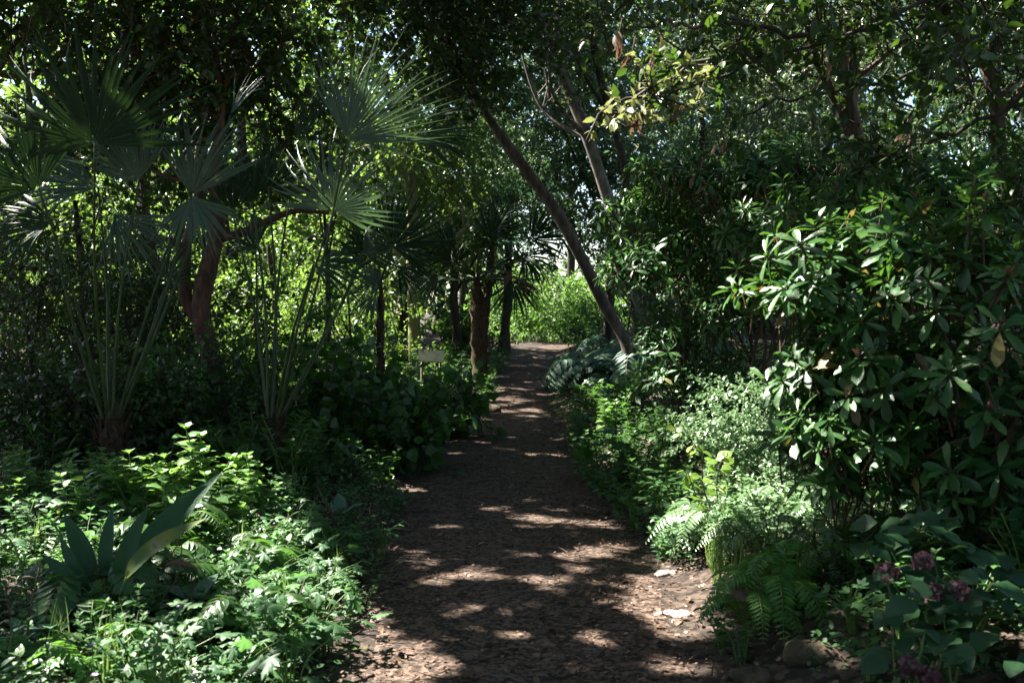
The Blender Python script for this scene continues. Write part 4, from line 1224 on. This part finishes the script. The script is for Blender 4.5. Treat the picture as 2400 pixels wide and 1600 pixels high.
scatter(HP, 12, (.3, 1.3), (5.2, 7.4), (.6, 1.0), 'pale sunstruck herb with sun glare painted into its leaves on the bright bank', 'glare-pale herbs on the bank', mind=.2)
scatter(FEB, 9, (.35, 1.3), (5.0, 7.2), (.6, .95), 'fern painted pale with sun glare on the bright bank', 'glare-pale ferns on the bank', mind=.3)
for (px, py, s) in [(1800, 1440, .85), (1850, 1400, .8), (1760, 1490, .7)]:
    g = ground_hit(px, py)
    place(FE, g[0], g[1], s, 'fresh green fern arching over the near bank', 'ferns on the near bank')
for (px, py, s) in [(1550, 1310, .6), (1700, 1530, .55), (1740, 1560, .5)]:
    g = ground_hit(px, py)
    place(H2, g[0], g[1], s, 'small seedling with rounded bright leaves at the foot of the bank', 'seedlings at the foot of the bank')


# ------------------------------------------------------------------ single plants
def stand(name, label, cat, px, py):
    g = ground_hit(px, py)
    base = np.array([g[0], g[1], float(height(g[0], g[1]))])
    return thing(name, label, cat, base), base


# big strap-leaved plant at the left
root, base = stand('strap_leaved_plant', 'dark strap-leaved plant in the left bed with one broad leaf turning yellow and brown', 'plant', 262, 1500)
dcl = base[1]
for (sx, sy, tx, ty, wd, mt, lb) in [(225, 1350, 150, 1190, 1.05, 'asp', None), (250, 1350, 232, 1215, .95, 'asp', None), (262, 1360, 268, 1258, 1.25, 'asp', None), (275, 1360, 308, 1205, .95, 'asp', None),
                                 (292, 1350, 392, 1178, 1.05, 'yellow', 'broad leaf blotched yellow and brown'), (300, 1345, 400, 1140, 1.0, 'asp', None), (215, 1360, 110, 1270, .9, 'asp', None), (300, 1370, 372, 1320, 1.6, 'asp', None),
                                 (200, 1370, 90, 1290, .9, 'asp', None), (290, 1420, 350, 1340, .8, 'asp', None), (230, 1420, 140, 1400, .8, 'asp', None)]:
    d0 = dcl + rng.uniform(-.10, .12) - (.22 if lb else 0)
    s = P(sx, sy + 10, d0); t = P(tx, ty, d0 + rng.uniform(-.25, .1))
    L = np.linalg.norm(t - s) * .92
    mb = MB(); V, Fs = inst(leafN(.20, 14, 'lance', .45, rng.uniform(.35, .8), .12), [s], [t - s], [np.array([rng.normal(0, .3), -1.0, .6])], L, wd * 1.25)
    mb.add(V, Fs)
    V, Fs = tube(spline([base + [(s[0] - base[0]) * .4, (s[1] - base[1]) * .3, -.02], (base + s) / 2 + [0, 0, .02], s + (t - s) * .04], 7), .006, 5, True); mb.add(V, Fs, 1)
    o = mb.build('leaf', [M[mt], M['stem']], root, base)
    if lb: o['label'] = lb
mb = MB(); s = P(340, 1340, dcl); V, Fs = inst(leafN(.3, 8, 'lance', .6, .5), [P(385, 1325, dcl)], [P(440, 1310, dcl) - P(385, 1325, dcl)], [(0, -.4, 1)], .15); mb.add(V, Fs)
V, Fs = tube(spline([base, P(400, 1380, dcl), P(425, 1270, dcl), P(385, 1325, dcl)], 12), .003, 4); mb.add(V, Fs)
o = mb.build('dry_leaf', M['dead'], root, base); o['label'] = 'pale dry curled leaf on a bent stalk'

for (px, py, s_) in [(170, 1440, .8), (235, 1465, .75), (300, 1450, .85), (355, 1430, .8), (130, 1400, .8), (270, 1520, .8)]:
    g = ground_hit(px, py + 90)
    place(H2, g[0], g[1], s_, 'leafy herb half hiding the foot of the strap-leaved plant', 'herbs at the foot of the strap-leaved plant')
# broad grey leaves low in the bed
for (px, py, lab) in [(455, 1490, 'low plant with two broad greyish leaves in the bed below the strap leaves'), (120, 1560, 'low plant with broad greyish leaves at the frame edge'),
                      (620, 1540, 'low plant with narrow greyish leaves near the bottom frame edge'), (800, 1260, 'low rosette with pale upright blades at the path edge')]:
    root, base = stand('broad_leaf_rosette', lab, 'plant', px, py)
    for k in range(5):
        A = k * 1.256 + rng.uniform(0, .6); a = np.array([math.cos(A), math.sin(A), rng.uniform(.3, .9)])
        mb = MB(); V, Fs = inst(leafN(.42, 6, 'ovate', .25, .25, .08), [base + [0, 0, .16] + a * .02], [a], [np.array([-math.cos(A) * .5, -math.sin(A) * .5, 1])], rng.uniform(.14, .22)); mb.add(V, Fs)
        V, Fs = tube([base - [0, 0, .02], base + [.005, 0, .09], base + [0, 0, .165]], [.006, .005, .004], 5, False); mb.add(V, Fs, 1)
        mb.build('leaf', [M['blue'], M['stem']], root, base)

# round-leaved sapling on the bank
root, base = stand('round_leaved_sapling', 'slender sapling with lime-green round leaves leaning out from the bright bank', 'sapling', 1690, 1230)
for pts in ([P(1690, 1220, 6.6), P(1650, 1150, 6.4), P(1640, 1060, 6.3), P(1585, 1000, 6.2)], [P(1690, 1220, 6.6), P(1680, 1130, 6.4), P(1700, 1050, 6.3)], [P(1690, 1220, 6.6), P(1640, 1180, 6.3), P(1610, 1100, 6.2)]):
    pts[0] = base - [0, 0, .03]
    q = spline(pts, 14); mb = MB(); V, Fs = tube(q, np.linspace(.007, .002, 14), 5); mb.add(V, Fs); mb.build('stem', M['stemb'], root, base)
    n = 13; k = rng.integers(4, 14, n); a = unit(rvec(n) * [1, 1, .5] + [0, -.3, -.1])
    mb = MB(); V, Fs = inst(T_RD, q[k] + a * .02, a, unit(rvec(n) * .5 + [-.2, -.35, .8]), rng.uniform(.05, .08, n)); mb.add(V, Fs)
    mb.build('foliage', M['round'], root, base)

# small-leaved shrubs in the sun
for (lab, px, py, bl, n, mt, ls) in [
    ('mounded small-leaved shrub painted pale with sun glare at the top of the bank', 1760, 1200, [pr(1760, 925, 7.7, .34, .35, .06), pr(1680, 985, 7.6, .36, .35, .06), pr(1640, 1030, 7.5, .22, .3, .05), pr(1790, 1010, 7.6, .38, .35, .07), pr(1740, 1060, 7.4, .4, .35, .08), pr(1800, 1100, 7.3, .38, .35, .08), pr(1760, 1140, 7.2, .36, .35, .08)], 7500, 'cool', .036),
    ('low spreading shrub painted pale with sun glare below the mound on the bank', 1720, 1330, [pr(1720, 1200, 6.5, .4, .3, .06), pr(1660, 1250, 6.3, .3, .25, .05), pr(1790, 1230, 6.4, .32, .3, .06)], 2200, 'cool', .05)]:
    g = ground_hit(px, py); base = np.array([g[0], g[1], float(height(g[0], g[1]))])
    root = thing('small_leaved_shrub', lab, 'shrub', base)
    mb = MB(); cs = crown(mb, bl, n, T_OVS, ls, 0, 12, .16, False, 1.3, .15, .6); mb.build('foliage', [M[mt], M['stemb']], root, base)
    for k in range(7):
        t = cs[rng.integers(0, len(cs))]
        mb = MB(); V, Fs = tube(spline([base + rng.normal(0, .04, 3) * [1, 1, 0] - [0, 0, .03], (base + t) / 2 + rng.normal(0, .05, 3), t], 9), np.linspace(.009, .003, 9), 5); mb.add(V, Fs)
        mb.build('branch', M['stemb'], root, base)

# hydrangeas in the lower right corner
for (lab, px, py, heads, dd, n) in [
    ('big-leaved hydrangea with fading mauve flower heads in the near corner shade', 2220, 1480, [(2080, 1335), (2165, 1310), (2190, 1385), (2245, 1380)], 3.7, 75),
    ('low hydrangea with two small mauve heads at the bottom of the near corner', 2160, 1640, [(2130, 1555), (2180, 1580)], 3.4, 40)]:
    base = P(px, py, dd); base[2] = height(base[0], base[1])
    root = thing('hydrangea', lab, 'shrub', base)
    ctr = np.mean([P(h_[0], h_[1], dd) for h_ in heads], 0) + [.12, .15, .02]
    mb = MB()
    c = ctr + rvec(n) * [.34, .3, .2] * rng.random((n, 1)) ** .4
    az = rng.uniform(0, 6.3, n); a = unit(np.stack([np.cos(az), np.sin(az) - .3, -.1 + 0 * az], 1))
    V, Fs = inst(T_OVW, c, a, unit(np.array([0, -.25, 1.0]) + rvec(n) * .4), rng.uniform(.075, .135, n)); mb.add(V, Fs)
    mb.build('foliage', M['hyd'], root, base)
    for k in range(6):
        t = c[rng.integers(0, n)]
        mb = MB(); V, Fs = tube(spline([base + rng.normal(0, .04, 3) * [1, 1, 0] - [0, 0, .04], (base + t) / 2 + rng.normal(0, .04, 3), t], 9), np.linspace(.007, .004, 9), 5); mb.add(V, Fs)
        mb.build('stem', M['stem'], root, base)
    for (hx, hy) in heads:
        hc = P(hx, hy, dd - .05); m_ = 70
        dv = rvec(m_); pz = hc + dv * [.042, .04, .034] * rng.uniform(.6, 1.1, (m_, 1))
        mb = MB(); V, Fs = inst(leafN(.9, 2, 'round', .1, .2), pz, unit(np.cross(dv, rvec(m_)) - [0, 0, .6]), dv + rvec(m_) * .5, rng.uniform(.017, .028, m_)); mb.add(V, Fs)
        V, Fs = tube(spline([ctr - [0, 0, .08], (ctr + hc) / 2, hc], 7), .004, 4); mb.add(V, Fs, 1)
        mb.build('flower_head', [M['mauve'], M['stem']], root, base)

# ------------------------------------------------------------------ stones, sign
def rock(label, px, py, s, mat, group=None):
    g = ground_hit(px, py)
    n1, n2_ = 9, 14
    th = np.linspace(.02, np.pi - .02, n1); ph = np.arange(n2_) / n2_ * 2 * np.pi
    k = rng.uniform(0, 6, 6)
    T, Pp = np.meshgrid(th, ph, indexing='ij')
    r = 1 + .18 * np.sin(2 * Pp + k[0]) * np.sin(T) + .14 * np.sin(3 * Pp + k[1] + 2 * T) + .10 * np.sin(5 * Pp + k[2]) * np.sin(3 * T)
    V = np.stack([r * np.sin(T) * np.cos(Pp) * s[0], r * np.sin(T) * np.sin(Pp) * s[1], r * np.cos(T) * s[2]], -1).reshape(-1, 3)
    i = np.arange(n1 - 1)[:, None] * n2_; j = np.arange(n2_)[None]; j2 = (j + 1) % n2_
    Q = np.stack([i + j, i + n2_ + j, i + n2_ + j2, i + j2], -1).reshape(-1, 4)
    mb = MB(); mb.add(V, [Q])
    o = mb.build('stone', mat)
    o.location = (g[0], g[1], float(height(g[0], g[1])) + s[2] * .15)
    put(o, label, 'stone', group)


rock('flat pale stone at the foot of the bank beside the arching grass', 1560, 1345, (.07, .06, .022), M['stone'])
rock('bleached stone lying in the bright patch at the path edge', 1595, 1440, (.08, .06, .02), M['stone'])
rock('mossy rock half buried in the near bank under the fern', 1900, 1540, (.12, .09, .06), M['stoned'])
rock('rounded dark rock at the bottom edge below the fern', 1770, 1590, (.09, .08, .045), M['stoned'])
rock('dark lump of stone on the path side by the shaggy palm', 1150, 965, (.16, .14, .10), M['stoned'])
for _ in range(26):
    rock('little pale pebble lying on the chip path', rng.uniform(880, 1620), rng.uniform(1240, 1590), (rng.uniform(.008, .02), rng.uniform(.007, .016), rng.uniform(.005, .01)), M['stone'], 'pebbles on the path')

g = P(1008, 830, 17.5); base = np.array([g[0], g[1], float(height(g[0], g[1]))])
root = thing('information_sign', 'small tilted pale sign panel on a short post in front of the mossy trunk', 'sign', base)
pc = P(1010, 834, 17.5)
w_, h_, t_ = .22, .12, .010
up = unit([0, .55, .8]); nr = unit([0, -.8, .55]); xs = unit([1, .12, -.06])
vs = []
for a in (-1, 1):
    for (sx, sy) in ((-1, -1), (1, -1), (1, 1), (-1, 1)):
        vs.append(pc + xs * w_ * sx + up * h_ * sy + nr * t_ * a)
mb = MB(); mb.add(vs, [np.array([[3, 2, 1, 0], [4, 5, 6, 7], [0, 1, 5, 4], [1, 2, 6, 5], [2, 3, 7, 6], [3, 0, 4, 7]])])
mb.build('panel', M['sign'], root, base, smooth=False)
for sx in (-.16, .16):
    mb = MB(); V, Fs = tube([base + [sx, .05, -.1], pc + [sx, .06, -.03]], [.022, .022], 8); mb.add(V, Fs); mb.build('post', M['post'], root, base)

# ------------------------------------------------------------------ ground cover (uncountable low leaves)
def carpet(label, n, side, er, yr, leaf, size, hh, pw=1.0):
    y_ = yr[0] + (yr[1] - yr[0]) * rng.random(n) ** pw
    e_ = rng.uniform(er[0], er[1], n)
    x_ = path_c(y_) + side * (path_w(y_) + e_)
    dens = np.sin(x_ * 2.7 + np.sin(y_ * 1.9)) * np.sin(y_ * 2.2 + 1) * .5 + .5
    edge = sstep(-.05, .35, e_)
    k = rng.random(n) < (.35 + .65 * dens) * (.15 + .85 * edge)
    x_ = x_[k]; y_ = y_[k]; dens = dens[k]; edge = edge[k]; n = len(x_)
    z_ = height(x_, y_) + .015 + hh * rng.random(n) ** 1.4 * (.3 + .7 * dens) * (.3 + .7 * edge)
    p = np.stack([x_, y_, z_], 1)
    mb = MB()
    V, Fs = inst(T_TINY, p, rvec(n) * [1, 1, .35], np.array([0, 0, 1.0]) + rvec(n) * .5, size * rng.uniform(.6, 1.3, n)); mb.add(V, Fs)
    o = mb.build('ground_cover', leaf)
    put(o, label, 'ground cover', kind='stuff')


carpet('carpet of little green leaves covering the lit bed', 30000, -1, (-.05, 3.6), (2.6, 8.5), M['herb'], .032, .24)
carpet('dark low leaves covering the ground under the palms', 16000, -1, (-.02, 5), (8, 20), M['mid'], .055, .22)
carpet('low leaves on the shaded verge and bank', 14000, 1, (.05, 4), (6.5, 18), M['mid'], .05, .18)
carpet('sparse green leaves creeping over the near bank', 7000, 1, (.35, 2.6), (2.8, 7.2), M['herb'], .034, .13)

# tiny violet flowers in the bed
fl = thing('violet_flower', 'tiny violet flower among the low leaves of the bed', 'flower', (0, 0, 0), 'violet flowers in the bed')
mb = MB(); A = np.arange(5) * 1.2566; a = np.stack([np.cos(A), np.sin(A), .25 + 0 * A], 1)
V, Fs = inst(leafN(.75, 2, 'round', .1, .1), np.repeat([[0, 0, .30]], 5, 0), a, np.repeat([[0, -.5, 1]], 5, 0), .013); mb.add(V, Fs); mb.build('petal', M['violet'], fl)
mb = MB(); V, Fs = tube([(0, 0, -.02), (.01, 0, .15), (0, 0, .30)], .0018, 4); mb.add(V, Fs); mb.build('stem', M['stem'], fl)
for i, (px, py) in enumerate([(258, 1270), (215, 1510), (222, 1580), (90, 1350), (420, 1420)]):
    o = fl if i == 0 else copy_tree(fl)
    g = ground_hit(px, py, .3); o.location = (g[0], g[1], float(height(g[0], g[1])))

# ------------------------------------------------------------------ light, sky, camera
w = bpy.data.worlds.new("World"); sc.world = w; w.use_nodes = True
nt = w.node_tree; bg = nt.nodes['Background']
sky = nt.nodes.new('ShaderNodeTexSky'); sky.sky_type = 'NISHITA'; sky.sun_disc = False
sky.sun_elevation = math.asin(SUNV[2]); sky.sun_rotation = math.atan2(SUNV[0], SUNV[1])
nt.links.new(sky.outputs[0], bg.inputs[0]); bg.inputs[1].default_value = .055
L = bpy.data.lights.new('sun', 'SUN'); L.energy = 5.0; L.angle = math.radians(.5); L.color = (1, .95, .86)
lo = bpy.data.objects.new('sun', L); COL.objects.link(lo)
lo.rotation_euler = Vector(SUNV).to_track_quat('Z', 'Y').to_euler()
lo.location = (-10, 5, 20)

cam = bpy.data.cameras.new('camera'); co = bpy.data.objects.new('camera', cam); COL.objects.link(co)
co.location = (0, 0, CAMZ); co.rotation_euler = (math.pi / 2 - PITCH, 0, 0)
cam.sensor_width = 36; cam.lens = 36 * F / 2400; cam.clip_end = 1000; cam.clip_start = .05
cam.dof.use_dof = True; cam.dof.focus_distance = 9.0; cam.dof.aperture_fstop = 4.0
sc.camera = co
sc.render.resolution_x = 1024; sc.render.resolution_y = 682
sc.view_settings.view_transform = 'Standard'; sc.view_settings.look = 'None'
sc.view_settings.exposure = 2.72; sc.view_settings.gamma = 1
cy = sc.cycles
cy.max_bounces = 6; cy.diffuse_bounces = 3; cy.glossy_bounces = 2; cy.transmission_bounces = 4; cy.transparent_max_bounces = 4
cy.caustics_reflective = False; cy.caustics_refractive = False
cy.sample_clamp_indirect = 4
cy.use_denoising = True
